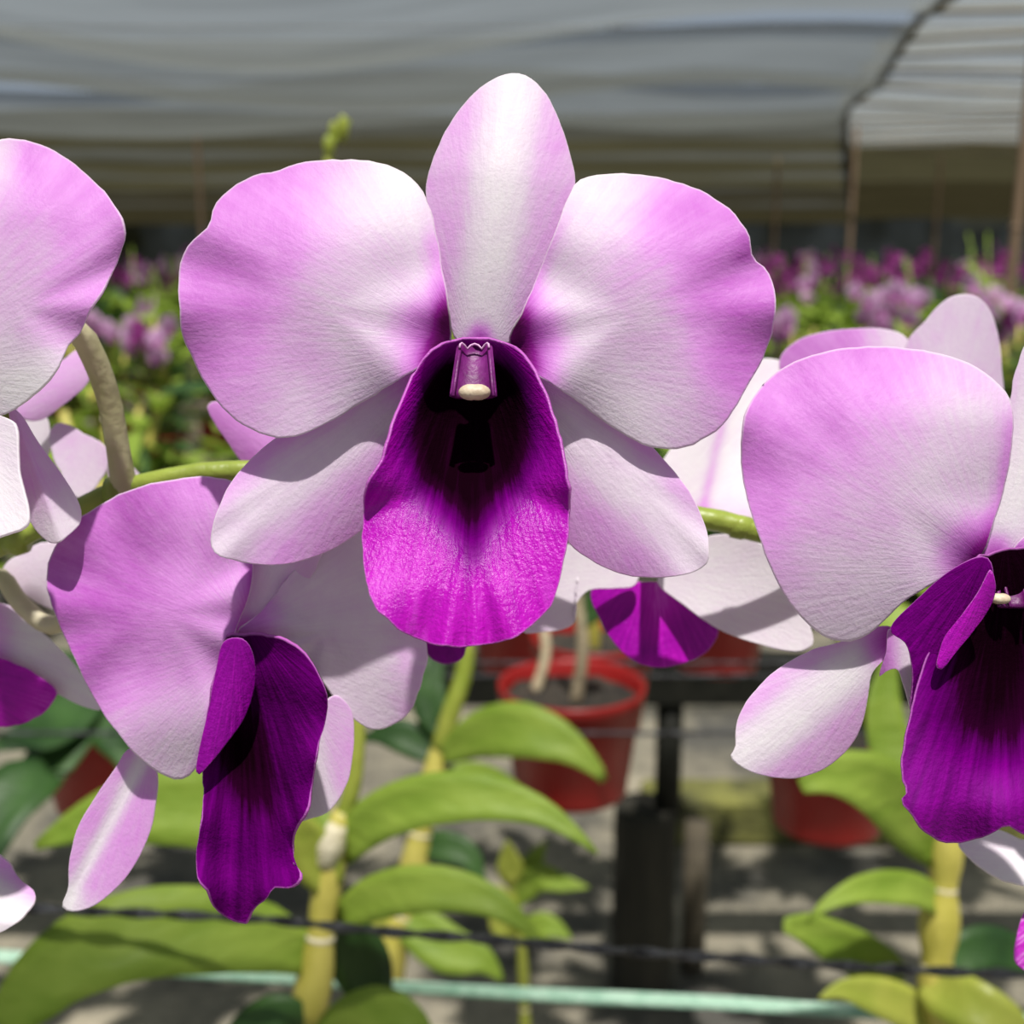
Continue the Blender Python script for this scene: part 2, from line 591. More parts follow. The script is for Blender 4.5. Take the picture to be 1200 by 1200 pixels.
def sag(x, y, y0, y1, seed):
    u = (y - y0) / (y1 - y0)
    s = -0.17 * math.sin(math.pi * u) ** 1.0
    s += (0.26 if y1 < 11 else 0.07) * mnoise.noise(Vector((x * 0.38 + seed * 0.35, y * 0.22, seed * 0.6)))
    s += 0.03 * mnoise.noise(Vector((x * 0.5 + seed, y * 2.6, seed)))
    return s


ceiling = thing('ceiling', (0, 0, 0), None, None)
ceiling['kind'] = 'structure'
rows = [-5, -2.6, -0.2, 2.2, 4.6, 6.6, 8.2, 9.8, 11.6, 13.6, 16.0, 19.0, 22.0, 25.0]
for i, (a, b) in enumerate(zip(rows, rows[1:])):
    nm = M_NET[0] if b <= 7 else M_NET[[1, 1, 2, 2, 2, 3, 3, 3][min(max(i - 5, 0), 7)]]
    nx, ny = 44, 14
    v, f = [], []
    for j in range(ny + 1):
        y = a - 0.06 + (b - a + 0.12) * j / ny
        for k in range(nx + 1):
            x = -15 + (HEM(y) + 15) * k / nx
            v.append((x, y, CEIL + sag(x, y, a, b, i) + 0.06 * (x / 8) ** 2 * 0))
    f = [(j * (nx + 1) + k, j * (nx + 1) + k + 1, (j + 1) * (nx + 1) + k + 1, (j + 1) * (nx + 1) + k) for j in range(ny) for k in range(nx)]
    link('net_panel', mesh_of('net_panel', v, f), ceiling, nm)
    # ribbed net on the far side of the seam, hung a little higher on closely spaced lines
    v = []
    ny2 = 60
    for j in range(ny2 + 1):
        y = a + (b - a) * j / ny2
        for k in range(25):
            x = HEM(y) - 0.05 + (15 - HEM(y)) * k / 24
            rib = abs(math.sin(math.pi * (y + 0.25 * mnoise.noise(Vector((x * 0.3, y * 0.8, 7)))) / 0.62))
            v.append((x, y, CEIL + 0.10 - 0.13 * rib ** 0.7 + 0.05 * mnoise.noise(Vector((x * 0.5, y * 0.6, 9)))))
    f = [(j * 25 + k, j * 25 + k + 1, (j + 1) * 25 + k + 1, (j + 1) * 25 + k) for j in range(ny2) for k in range(24)]
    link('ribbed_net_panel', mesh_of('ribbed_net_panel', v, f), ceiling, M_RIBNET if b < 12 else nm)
hem_path = [Vector((HEM(y), y, CEIL + 0.0 - 0.10 * abs(math.sin(y)))) for y in [3 + 0.25 * q for q in range(88)]]
tube('net_hem', hem_path, 0.022, M_TIMBER, ceiling, seg=8)
for k in range(12):
    y = 5.2 + 0.62 * k
    tube('net_rib', [Vector((HEM(y) + 12.5 * q / 10, y + 0.05 * math.sin(q * 1.7 + k), CEIL - 0.04 - 0.03 * math.sin(q * 2.1 + k))) for q in range(11)], 0.012, M_TIMBER, ceiling, seg=6, n=24)
for y in rows[1:-1]:
    tube('ceiling_wire', [Vector((-15, y, CEIL + 0.02)), Vector((15, y, CEIL + 0.02))], 0.006, M_WIRE, ceiling, seg=6)

for nm, (xa, ya, xb, yb) in {'wall_back': (-15, 25, 15, 25), 'wall_left': (-15, -5, -15, 25), 'wall_right': (15, -5, 15, 25)}.items():
    v, f = [], []
    for k in range(61):
        u = k / 60
        ox = 0.08 * math.sin(k * 0.9)
        x, y = xa + (xb - xa) * u, ya + (yb - ya) * u
        if nm == 'wall_back':
            y += ox
        else:
            x += ox
        v += [(x, y, 0.0), (x, y, 1.4), (x, y, 2.75)]
    for k in range(60):
        for q in range(2):
            f.append((k * 3 + q, k * 3 + 3 + q, k * 3 + 4 + q, k * 3 + 1 + q))
    w = link(nm, mesh_of(nm, v, f), None, M_NETWALL)
    w['kind'] = 'structure'


# ------------------------------------------------------------------ poles that carry the net
def pole(x, y, r, label, lean=0.0, group=None, cat='pole'):
    t = thing('net_pole', (x, y, 0), label, cat, group)
    path = [Vector((x + lean * z, y, z)) for z in (0, 0.5, 1.0, 1.5, 2.0, 2.55)]
    tube('shaft', path, [r * 1.15, r * 1.1, r * 1.05, r, r, r * 0.95], M_BAMBOO, t, seg=12, n=24)
    for z in (0.55, 1.02, 1.5, 1.95, 2.3):
        c = Vector((x + lean * z, y, z))
        tube('node_ring', [c - Vector((0, 0, 0.008)), c, c + Vector((0, 0, 0.008))], [r * 1.05, r * 1.2, r * 1.05], M_BAMBOO, t, seg=12)
    return t


pole(2.34, 5.35, 0.024, 'brown bamboo pole standing among flower beds near the ribbed net', lean=0.012)
for px, dd in ((993, 9.65), (905, 12.0), (1092, 12.05), (240, 9.6), (1240, 7.4)):
    q = P(px, 330, dd)
    pole(q.x, q.y, 0.020, 'thin pale pole holding up the far shade net', group='far net poles')


# ------------------------------------------------------------------ foreground orchid flowers
# --- the large flower that faces the viewer
F1 = thing('orchid_flower', P(555, 430, 0.152), 'fully open pink and white orchid flower facing straight out, glossy magenta lip', 'flower')
D = 0.150
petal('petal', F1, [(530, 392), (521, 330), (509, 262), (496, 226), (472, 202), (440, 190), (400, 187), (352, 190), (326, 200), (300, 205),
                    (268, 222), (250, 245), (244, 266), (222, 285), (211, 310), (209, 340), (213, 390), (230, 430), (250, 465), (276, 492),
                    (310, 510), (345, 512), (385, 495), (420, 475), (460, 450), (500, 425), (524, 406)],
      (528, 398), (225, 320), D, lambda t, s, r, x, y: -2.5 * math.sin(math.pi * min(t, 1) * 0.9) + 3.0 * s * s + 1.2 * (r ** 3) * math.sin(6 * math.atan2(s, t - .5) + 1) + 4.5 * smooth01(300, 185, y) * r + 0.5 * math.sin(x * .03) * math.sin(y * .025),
      lambda t, s, r, x, y: max(pig_petal(0.55, 0.21, 0.88, bl=0.17)(t, s, r, x, y), 0) - 0.22 * smooth01(380, 480, x) * smooth01(300, 200, y) - 0.25 * smooth01(400, 500, y) * smooth01(420, 250, x) * 0.45  # upper right paler: overexposed sunlight put into the pigment
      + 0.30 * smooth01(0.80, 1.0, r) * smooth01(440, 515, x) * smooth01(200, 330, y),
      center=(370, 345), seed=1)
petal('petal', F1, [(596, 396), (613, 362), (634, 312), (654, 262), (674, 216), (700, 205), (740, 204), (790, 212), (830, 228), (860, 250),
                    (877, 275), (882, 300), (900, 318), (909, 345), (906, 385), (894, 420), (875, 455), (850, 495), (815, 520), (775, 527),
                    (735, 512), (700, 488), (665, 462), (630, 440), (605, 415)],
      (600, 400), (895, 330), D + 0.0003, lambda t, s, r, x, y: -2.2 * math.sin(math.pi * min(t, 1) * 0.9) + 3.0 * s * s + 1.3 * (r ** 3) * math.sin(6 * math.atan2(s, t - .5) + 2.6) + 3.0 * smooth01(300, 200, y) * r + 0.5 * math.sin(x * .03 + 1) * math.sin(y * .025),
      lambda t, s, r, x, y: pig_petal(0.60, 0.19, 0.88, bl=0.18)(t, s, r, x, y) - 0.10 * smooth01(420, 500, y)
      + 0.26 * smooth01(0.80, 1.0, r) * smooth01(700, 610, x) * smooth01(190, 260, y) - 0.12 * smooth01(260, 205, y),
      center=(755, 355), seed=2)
petal('dorsal_sepal', F1, [(532, 394), (520, 340), (510, 280), (499, 225), (508, 185), (530, 140), (560, 105), (590, 88), (615, 88), (640, 110),
                           (657, 145), (668, 180), (674, 215), (668, 262), (650, 312), (630, 360), (605, 398), (570, 404), (545, 402)],
      (562, 402), (602, 88), D + 0.0030, lambda t, s, r, x, y: 2.0 * s * s - 2.5 * math.sin(math.pi * t) + 4.5 * max(t - 0.62, 0) ** 1.3 * 2 + 0.8 * abs(s),
      pig_sepal(0.34, 0.06, 0.80, bl=0.07), center=(587, 240), seed=3, rough_edge=0.5)
petal('lateral_sepal', F1, [(484, 430), (430, 452), (380, 482), (330, 508), (290, 542), (265, 575), (251, 610), (247, 635), (255, 650), (290, 660),
                            (330, 662), (370, 652), (405, 635), (445, 600), (480, 540), (505, 480)],
      (495, 440), (250, 645), D + 0.0042, shaped(tilt_t=-2.5, arch=-1, cup=3.0, ruffle=0.3), pig_sepal(0.40, 0.17, 0.5), center=(365, 578), seed=4, rough_edge=0.5)
petal('lateral_sepal', F1, [(628, 432), (670, 452), (710, 482), (750, 510), (785, 546), (810, 580), (826, 615), (831, 645), (826, 663), (800, 674),
                            (760, 677), (715, 668), (670, 640), (645, 600), (620, 540), (605, 480)],
      (615, 450), (829, 660), D + 0.0042, shaped(tilt_t=-2.5, arch=-1, cup=3.0, ruffle=0.3), pig_sepal(0.40, 0.15, 0.5), center=(735, 595), seed=5, rough_edge=0.5)


def lip1_depth(t, s, r, x, y):
    q = (y - 400) / 357.0
    sx = (x - 550) / 120.0
    f = 1.0 + 15.0 * max(q, 0) ** 1.15
    f -= 11.0 * math.exp(-((x - 553) / 66.0) ** 2 - ((y - 485) / 85.0) ** 2)
    f += 6.0 * min(abs(sx), 1.2) ** 2 * smooth01(640, 540, y) + 2.5 * smooth01(0.7, 1.0, r) * smooth01(560, 480, y)
    f -= 1.4 * math.exp(-((y - 572 - 25 * abs(sx)) / 20.0) ** 2) * smooth01(0.2, 0.8, abs(sx))
    f -= 7.0 * max(q - 0.80, 0) ** 1.5 * 3
    f += 0.9 * math.sin(9 * math.atan2(sx, q - .6)) * r ** 3
    f += 0.7 * math.cos((x - 553) / 11.0) * math.exp(-((x - 553) / 40.0) ** 2) * smooth01(480, 560, y) * smooth01(700, 600, y)
    return -f


def lip1_pig(t, s, r, x, y):
    w = math.exp(-((x - 550) / (70.0 - 30 * smooth01(520, 640, y))) ** 2)
    dark = w * smooth01(690, 560, y) * 0.62 + 0.35 * math.exp(-((x - 553) / 48.0) ** 2) * smooth01(590, 540, y)  # throat: own maroon pigment, deepened further for the shade inside
    dark += 0.30 * math.exp(-((x - 548) / 110.0) ** 2) * smooth01(600, 500, y)
    dark += 0.16 * math.exp(-((x - 555) / 14.0) ** 2) * smooth01(720, 640, y)
    v = 0.30 - 0.09 * smooth01(580, 640, y) + dark
    rimw = smooth01(0.74, 0.95, r) * smooth01(640, 540, y)
    return v + (0.36 - v) * rimw


petal('lip', F1, [(492, 428), (475, 460), (458, 505), (448, 540), (430, 570), (425, 610), (425, 650), (434, 700), (450, 722), (470, 740), (497, 752),
                  (520, 757), (560, 758), (595, 750), (625, 732), (648, 705), (660, 662), (667, 605), (664, 555), (652, 500), (638, 460),
                  (620, 425), (600, 405), (556, 396), (515, 405)],
      (555, 400), (545, 757), D + 0.0005, lip1_depth, lip1_pig, M_LIP, center=(548, 575), n=128, rings=34, seed=6, rough_edge=1.3)
column(F1, 556, 408, D - 0.0010, h=60, w=40)

# the flower stem they all hang from
stem_px = [(-420, 760, 0.30), (-150, 700, 0.215), (0, 640, 0.186), (65, 610, 0.184), (130, 578, 0.183), (200, 560, 0.182), (270, 552, 0.182), (420, 556, 0.182), (560, 575, 0.183),
           (700, 592, 0.184), (830, 608, 0.184), (885, 622, 0.184), (1000, 650, 0.185), (1150, 690, 0.19), (1320, 720, 0.20)]
STEM = thing('flower_stem', P(-420, 760, 0.30), 'smooth green arching flower stem running behind the foreground orchid flowers', 'stem')
tube('stalk', [P(*q) for q in stem_px], [0.0026, 0.0026, 0.0026, 0.0025, 0.0023, 0.0021, 0.0019, 0.0017, 0.0017, 0.0018, 0.0019, 0.0019, 0.0017, 0.0015, 0.001], M_STEM, STEM, n=70, seg=14)
for q, rr in (((138, 576, 0.183), 0.0029), ((868, 618, 0.184), 0.0021), ((560, 575, 0.183), 0.0022), ((20, 631, 0.185), 0.003)):
    c = P(*q)
    tube('node_ring', [c - RGT * 0.0018, c, c + RGT * 0.0018], [rr * 0.8, rr, rr * 0.8], M_STEM, STEM, seg=12)
receptacle(F1, 556, 420, D + 0.0045, P(560, 575, 0.183), 0.002)

# --- lower left flower, nodding to the side, shade of the large one put into its deeper pigment
F2 = thing('orchid_flower', P(290, 745, 0.172), 'lilac orchid flower turned sideways with long ruffled purple lip, darkened for shade, hanging down', 'flower')
D2 = 0.160
petal('petal', F2, [(297, 655), (294, 690), (277, 740), (262, 790), (246, 840), (236, 888), (216, 913), (190, 908), (160, 885), (140, 862),
                    (120, 835), (100, 800), (80, 755), (62, 715), (54, 680), (62, 645), (85, 615), (115, 593), (150, 575), (200, 562), (250, 559), (280, 570), (300, 610)],
      (285, 742), (90, 690), D2, lambda t, s, r, x, y: 1.0 - 6.0 * t + 7.5 * t * t + 1.5 * s * s + 0.9 * r ** 3 * math.sin(9 * math.atan2(s, t - .5)) + 0.4 * math.sin(y * .05),
      lambda t, s, r, x, y: 0.42 + 0.20 * smooth01(0.2, 0.9, t) - 0.22 * smooth01(760, 900, y) + 0.35 * smooth01(0.12, 0.0, t), center=(180, 725), seed=7)  # petal pigment deepened to read as shaded
petal('dorsal_sepal', F2, [(274, 748), (272, 695), (280, 640), (305, 595), (355, 585), (380, 610), (378, 650), (352, 695), (312, 738)],
      (285, 745), (352, 590), D2 + 0.004, shaped(cup=1.5), pig_sepal(0.30, 0.14, 0.7), center=(335, 660), seed=8, rings=12, n=64)
petal('petal', F2, [(278, 742), (310, 712), (345, 668), (385, 628), (430, 615), (470, 670), (500, 755), (494, 800), (479, 835), (455, 852),
                    (430, 853), (402, 830), (381, 802), (365, 778), (340, 757), (308, 748)],
      (280, 743), (480, 740), D2 + 0.002, shaped(tilt_t=5, arch=4, cup=1.5, ruffle=0.6), lambda t, s, r, x, y: 0.17 + 0.40 * smooth01(0.35, 0.05, t) + 0.12 * smooth01(0.8, 1.0, t), center=(415, 735), seed=9)
petal('lateral_sepal', F2, [(340, 850), (380, 822), (396, 815), (413, 836), (414, 880), (406, 920), (386, 950), (362, 960), (345, 958), (340, 910)],
      (350, 820), (375, 960), D2 + 0.005, shaped(cup=2), pig_sepal(0.34, 0.10, 0.4), center=(378, 895), seed=10, rings=12, n=64, rough_edge=0.5)
petal('lateral_sepal', F2, [(150, 878), (170, 880), (184, 907), (181, 950), (172, 985), (150, 1025), (120, 1055), (92, 1068), (73, 1063), (80, 1040), (81, 1010),
                            (91, 970), (111, 935), (135, 900)],
      (172, 880), (75, 1064), D2 + 0.006, shaped(fold=-1.5, cup=1.0, tilt_t=-2), lambda t, s, r, x, y: 0.40 - 0.32 * math.exp(-(s / 0.18) ** 2) - 0.22 * smooth01(0.8, 1, t), center=(130, 980), seed=11, rings=14, n=72, rough_edge=0.3)


def lip2_depth(t, s, r, x, y):
    f = 6.0 * math.exp(-((x - 372) / 40.0) ** 2) + 4.0 * t
    f -= 5.0 * math.exp(-((x - 292) / 40.0) ** 2 - ((y - 850) / 80.0) ** 2)
    f += 1.8 * math.sin(x * 0.085 + 0.6) * smooth01(900, 1020, y) + 1.0 * r ** 3 * math.sin(y * 0.08)
    return -f


lip2 = petal('lip', F2, [(262, 752), (280, 744), (305, 743), (335, 750), (363, 773), (382, 808), (383, 838), (373, 875), (366, 915), (360, 948), (345, 975), (344, 1002), (352, 1028),
                         (340, 1041), (322, 1040), (311, 1055), (296, 1066), (286, 1083), (265, 1075), (250, 1062), (244, 1045), (232, 1030), (230, 1000), (237, 955), (238, 915), (236, 880), (246, 820)],
             (285, 745), (280, 1080), D2 - 0.001, lip2_depth,
             lambda t, s, r, x, y: 0.60 + 0.06 * smooth01(860, 760, y) + 0.38 * math.exp(-((x - 285 - (y - 880) * .25) / 34.0) ** 2 - ((y - 885) / 75.0) ** 2), M_LIP, center=(300, 900), n=120, rings=26, seed=12, rough_edge=1.2)  # lip darkened: the shade it hangs in is part of the pigment
petal('side_lobe', lip2, [(262, 752), (285, 749), (297, 768), (299, 800), (288, 838), (268, 868), (248, 893), (232, 908), (231, 890), (244, 832), (253, 785)],
      (275, 750), (235, 905), D2 - 0.003, shaped(tilt_t=-1.5, cup=2.0), lambda t, s, r, x, y: 0.44, M_LIP, center=(268, 820), n=64, rings=12, seed=13, rough_edge=0.5)
receptacle(F2, 330, 715, D2 + 0.007, P(420, 556, 0.182), 0.0016)

# --- right flower
F3 = thing('orchid_flower', P(1165, 665, 0.160), 'pink orchid flower with broad rounded petal and folded purple lip darkened for shade above the knobbly cane', 'flower')
D3 = 0.154
petal('petal', F3, [(1152, 650), (1166, 610), (1180, 560), (1188, 500), (1183, 466), (1165, 445), (1135, 425), (1090, 412), (1040, 406), (990, 408),
                    (940, 420), (905, 440), (880, 470), (869, 510), (870, 560), (880, 600), (895, 645), (915, 690), (940, 725), (970, 748), (1000, 751),
                    (1025, 738), (1060, 705), (1100, 680), (1130, 662)],
      (1150, 655), (905, 480), D3, lambda t, s, r, x, y: -4.5 * math.sin(math.pi * min(t, 1) * .85) + 2.6 * s * s + 0.7 * r ** 3 * math.sin(6 * math.atan2(s, t - .5)) + 3.0 * smooth01(500, 405, y) * r,
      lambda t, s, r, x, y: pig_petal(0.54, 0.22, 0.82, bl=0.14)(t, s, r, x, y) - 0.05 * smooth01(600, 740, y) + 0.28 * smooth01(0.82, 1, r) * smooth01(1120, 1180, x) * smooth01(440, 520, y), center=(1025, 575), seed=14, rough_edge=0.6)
petal('dorsal_sepal', F3, [(1150, 650), (1165, 610), (1176, 550), (1184, 470), (1193, 425), (1210, 395), (1250, 380), (1290, 420), (1300, 500), (1270, 580), (1220, 640), (1180, 655)],
      (1165, 655), (1255, 385), D3 + 0.003, shaped(cup=2), pig_sepal(0.25, 0.03, 0.75, bl=0.10), center=(1232, 520), seed=15)
petal('petal', F3, [(1185, 650), (1260, 590), (1340, 540), (1420, 530), (1480, 590), (1480, 680), (1420, 740), (1330, 750), (1250, 710)],
      (1190, 655), (1480, 630), D3 + 0.001, shaped(tilt_t=-5, arch=4, cup=2), pig_petal(0.48, 0.08, 0.8), center=(1350, 640), seed=16)
petal('lateral_sepal', F3, [(1046, 735), (1012, 738), (985, 752), (950, 762), (910, 785), (880, 815), (864, 845), (862, 875), (857, 888), (875, 902), (905, 911),
                            (940, 911), (975, 895), (1003, 865), (1015, 830), (1022, 790), (1042, 765)],
      (1046, 748), (862, 892), D3 + 0.0035, shaped(tilt_t=-2, arch=-1, cup=2.2), pig_sepal(0.34, 0.04, 0.75, bl=0.14), center=(945, 835), seed=17, rough_edge=0.4)
petal('lateral_sepal', F3, [(1290, 700), (1330, 760), (1380, 820), (1400, 880), (1370, 910), (1320, 900), (1285, 850), (1270, 780)],
      (1285, 715), (1390, 905), D3 + 0.0035, shaped(cup=2.2), pig_sepal(0.34, 0.04, 0.6), center=(1330, 820), seed=18, rings=12, n=64)


def lip3_depth(t, s, r, x, y):
    f = 2.0 + 9.0 * t
    f -= 7.0 * math.exp(-((x - 1190) / 60.0) ** 2 - ((y - 780) / 110.0) ** 2)
    f += 1.5 * math.sin(x * 0.06) * smooth01(880, 990, y)
    f -= 3.0 * smooth01(0.85, 1.05, t)
    return -f


lip3 = petal('lip', F3, [(1143, 655), (1162, 648), (1200, 642), (1260, 660), (1300, 700), (1320, 760), (1320, 850), (1300, 930), (1270, 985), (1235, 968), (1205, 980), (1182, 968),
                         (1165, 975), (1140, 985), (1110, 988), (1086, 978), (1070, 958), (1055, 940), (1062, 928), (1056, 900), (1060, 870), (1068, 832), (1076, 800), (1090, 760), (1108, 712)],
             (1180, 650), (1190, 985), D3 - 0.001, lip3_depth,
             lambda t, s, r, x, y: 0.52 + 0.46 * math.exp(-((x - 1168) / 62.0) ** 2) * smooth01(930, 820, y) + 0.12 * smooth01(800, 700, y), M_LIP, center=(1190, 830), n=120, rings=26, seed=19, rough_edge=1.2)  # lip darkened: shade under the hood put into the pigment
petal('side_lobe', lip3, [(1043, 736), (1080, 697), (1110, 671), (1138, 655), (1158, 654), (1164, 675), (1150, 700), (1128, 728), (1108, 755), (1099, 785), (1094, 812), (1080, 838), (1068, 832), (1070, 790), (1062, 755)],
      (1150, 660), (1060, 790), D3 - 0.0068, shaped(tilt_t=1.5, cup=1.5), lambda t, s, r, x, y: 0.60, M_LIP, center=(1095, 740), n=72, rings=14, seed=20, rough_edge=0.4)  # lobe pigment deepened for the same shade
petal('lobe_margin', lip3, [(1161, 668), (1167, 690), (1160, 712), (1142, 738), (1120, 765), (1104, 784), (1098, 778), (1106, 748), (1126, 722), (1146, 695)],
      (1160, 672), (1100, 782), D3 - 0.0085, shaped(cup=1.0), lambda t, s, r, x, y: 0.32, M_LIP, center=(1132, 732), n=56, rings=10, seed=21, rough_edge=0.5)
petal('spur', F3, [(1042, 738), (1058, 744), (1071, 765), (1076, 800), (1069, 832), (1060, 806), (1052, 785), (1040, 786), (1030, 792), (1038, 765)],
      (1046, 742), (1070, 830), D3 + 0.0015, shaped(cup=1.5), lambda t, s, r, x, y: 0.55 - 0.4 * smooth01(1035, 1065, x), center=(1055, 770), n=56, rings=10, seed=22, rough_edge=0.3)
column(F3, 1182, 662, D3 + 0.002, h=46, w=26, dx=-10)
receptacle(F3, 1180, 660, D3 + 0.004, P(1150, 690, 0.19), 0.002)

# --- upper left flower, cut by the picture edge
F4 = thing('orchid_flower', P(-110, 420, 0.158), 'pink orchid flower with one big sunlit petal showing, on a pale curved stalk', 'flower')
D4 = 0.152
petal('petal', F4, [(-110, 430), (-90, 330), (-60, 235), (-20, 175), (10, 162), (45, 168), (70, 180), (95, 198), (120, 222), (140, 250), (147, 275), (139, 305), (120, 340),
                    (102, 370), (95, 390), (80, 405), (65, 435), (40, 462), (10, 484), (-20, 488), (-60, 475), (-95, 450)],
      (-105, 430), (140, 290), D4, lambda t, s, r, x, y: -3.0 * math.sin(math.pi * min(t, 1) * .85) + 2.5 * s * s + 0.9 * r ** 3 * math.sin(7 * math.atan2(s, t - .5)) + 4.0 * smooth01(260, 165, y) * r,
      lambda t, s, r, x, y: pig_petal(0.48, 0.24, 0.8)(t, s, r, x, y) - 0.25 * smooth01(40, -10, x) * smooth01(260, 180, y) - 0.28 * smooth01(370, 470, y), center=(15, 325), seed=23)  # top left paler: sun glare on the petal put into its pigment
petal('dorsal_sepal', F4, [(-110, 420), (-130, 330), (-140, 240), (-120, 170), (-90, 140), (-60, 170), (-50, 240), (-70, 330), (-95, 400)],
      (-105, 420), (-92, 142), D4 + 0.003, shaped(cup=2), pig_sepal(0.3, 0.04, 0.7), center=(-95, 270), seed=24, rings=12, n=64)
petal('petal', F4, [(-125, 430), (-200, 300), (-290, 240), (-370, 270), (-400, 350), (-370, 440), (-290, 480), (-200, 465)],
      (-125, 432), (-395, 350), D4, shaped(tilt_t=-4, arch=4, cup=2), pig_petal(0.48, 0.08, 0.8), center=(-280, 365), seed=25)
petal('lip', F4, [(-125, 440), (-90, 440), (-62, 500), (-50, 580), (-70, 660), (-110, 690), (-155, 660), (-170, 580), (-155, 500)],
      (-108, 440), (-110, 688), D4 - 0.002, lambda t, s, r, x, y: -9 * t + 5 * math.exp(-(s / .4) ** 2 - ((t - .35) / .25) ** 2), lambda t, s, r, x, y: 0.4 + 0.4 * math.exp(-(s / .35) ** 2) * smooth01(.8, .4, t), M_LIP, center=(-108, 570), seed=26)
petal('lateral_sepal', F4, [(-80, 470), (-20, 482), (8, 490), (19, 503), (22, 550), (33, 600), (28, 618), (0, 628), (-35, 640), (-70, 600), (-95, 530)],
      (-90, 475), (30, 618), D4 + 0.004, shaped(tilt_t=-13, cup=-1.5), pig_sepal(0.05, 0.0, 0.4), center=(-30, 560), seed=27, rough_edge=0.4)
petal('sepal_fold', F4, [(10, 480), (25, 486), (45, 518), (74, 558), (92, 588), (95, 610), (82, 626), (64, 637), (48, 628), (32, 605), (22, 570), (20, 530)],
      (15, 482), (72, 634), D4 + 0.006, shaped(fold=2.5, cup=1), lambda t, s, r, x, y: 0.36 - 0.28 * smooth01(0.5, 0.95, t) + 0.08 * s, center=(54, 575), seed=28, rough_edge=0.3, n=72, rings=14)
tube('pedicel', [P(-60, 440, 0.160), P(20, 400, 0.166), P(85, 388, 0.170), P(108, 415, 0.173), P(128, 470, 0.177), P(139, 530, 0.180), P(147, 582, 0.183)],
     [0.0019, 0.0019, 0.0019, 0.00195, 0.0019, 0.0019, 0.0022], M_PEDICEL, F4, n=30, seg=12)

# --- flower behind, between the large one and the right one
F5 = thing('orchid_flower', P(785, 640, 0.205), 'white orchid flower seen from behind, with small violet lip, tucked behind the open one', 'flower')
D5 = 0.200
petal('petal', F5, [(770, 560), (800, 510), (830, 498), (852, 462), (880, 426), (908, 421), (940, 440), (955, 520), (935, 590), (892, 612), (850, 607), (810, 590)],
      (775, 600), (915, 425), D5, shaped(tilt_t=19, cup=-3, wav=0.8), lambda t, s, r, x, y: 0.02 + 0.30 * math.exp(-((x - 845 + (y - 500) * .22) / 7.0) ** 2) + 0.22 * smooth01(570, 610, y), center=(872, 525), seed=29, rough_edge=0.5)
petal('lateral_sepal', F5, [(770, 680), (800, 650), (835, 627), (890, 636), (928, 680), (952, 745), (946, 760), (925, 763), (880, 752), (840, 736), (800, 708)],
      (775, 680), (948, 760), D5, shaped(tilt_t=-12, cup=-2), lambda t, s, r, x, y: 0.04 + 0.14 * smooth01(0.2, .9, s), center=(870, 695), seed=30, rough_edge=0.3)
petal('lateral_sepal', F5, [(745, 660), (700, 648), (668, 638), (645, 645), (635, 690), (612, 738), (640, 740), (670, 733), (673, 712), (690, 692), (722, 689), (745, 685)],
      (745, 670), (625, 738), D5, shaped(tilt_t=-6, cup=-1), lambda t, s, r, x, y: 0.06 + 0.12 * smooth01(.5, 1, t), center=(678, 675), seed=31, rough_edge=0.4)
petal('lip', F5, [(692, 692), (730, 683), (790, 683), (815, 695), (841, 730), (836, 755), (815, 772), (780, 782), (750, 778), (725, 760), (705, 730)],
      (768, 660), (768, 782), D5 + 0.004, shaped(tilt_t=-3, cup=3), lambda t, s, r, x, y: 0.36 - 0.24 * math.exp(-((x - 772) / 22.0) ** 2) * smooth01(770, 700, y) - 0.15 * smooth01(.8, 1, t) * math.exp(-((x - 765) / 50.0) ** 2), M_LIP, center=(768, 728), n=72, rings=14, seed=32, rough_edge=0.5)
receptacle(F5, 770, 660, D5 + 0.002, P(780, 601, 0.186), 0.002)

F5b = thing('orchid_flower', P(1050, 500, 0.215), 'pale mauve orchid flower peeping over the top of the broad pink petal', 'flower')
petal('dorsal_sepal', F5b, [(1060, 410), (1085, 375), (1110, 350), (1135, 345), (1155, 356), (1168, 385), (1174, 430), (1172, 490), (1120, 530), (1070, 480)],
      (1100, 530), (1133, 346), 0.205, shaped(cup=2.5, tilt_t=2), lambda t, s, r, x, y: 0.17 + 0.08 * abs(s), center=(1118, 440), seed=33, rough_edge=0.3)
petal('petal', F5b, [(913, 428), (930, 402), (960, 390), (1000, 385), (1040, 386), (1066, 400), (1090, 450), (1080, 520), (1000, 520), (935, 480)],
      (1090, 525), (925, 410), 0.210, shaped(cup=3, tilt_t=3), lambda t, s, r, x, y: 0.50 - 0.32 * smooth01(990, 1050, x), center=(1005, 455), seed=34, rough_edge=0.3)
receptacle(F5b, 1090, 520, 0.207, P(1060, 665, 0.187), 0.002)

# --- more partly hidden flowers round the edges
F6 = thing('orchid_flower', P(110, 480, 0.21), 'small pale orchid flower in shade just behind the pale curved stalk', 'flower')
petal('petal', F6, [(18, 484), (45, 450), (70, 425), (95, 408), (108, 425), (100, 452), (72, 476), (45, 493)], (108, 440), (22, 484), 0.200, shaped(cup=2), lambda t, s, r, x, y: 0.34, center=(70, 452), seed=35, n=56, rings=10)
petal('petal', F6, [(58, 503), (75, 496), (98, 508), (122, 522), (126, 548), (112, 570), (92, 585), (74, 560), (60, 528)], (120, 505), (90, 585), 0.203, shaped(cup=2, tilt_t=-2), lambda t, s, r, x, y: 0.26 - 0.14 * t, center=(95, 540), seed=36, n=56, rings=10)
petal('lateral_sepal', F6, [(30, 490), (48, 484), (58, 500), (58, 530), (45, 540), (35, 520)], (60, 490), (40, 538), 0.206, shaped(cup=1), lambda t, s, r, x, y: 0.06, center=(46, 510), seed=37, n=48, rings=8)
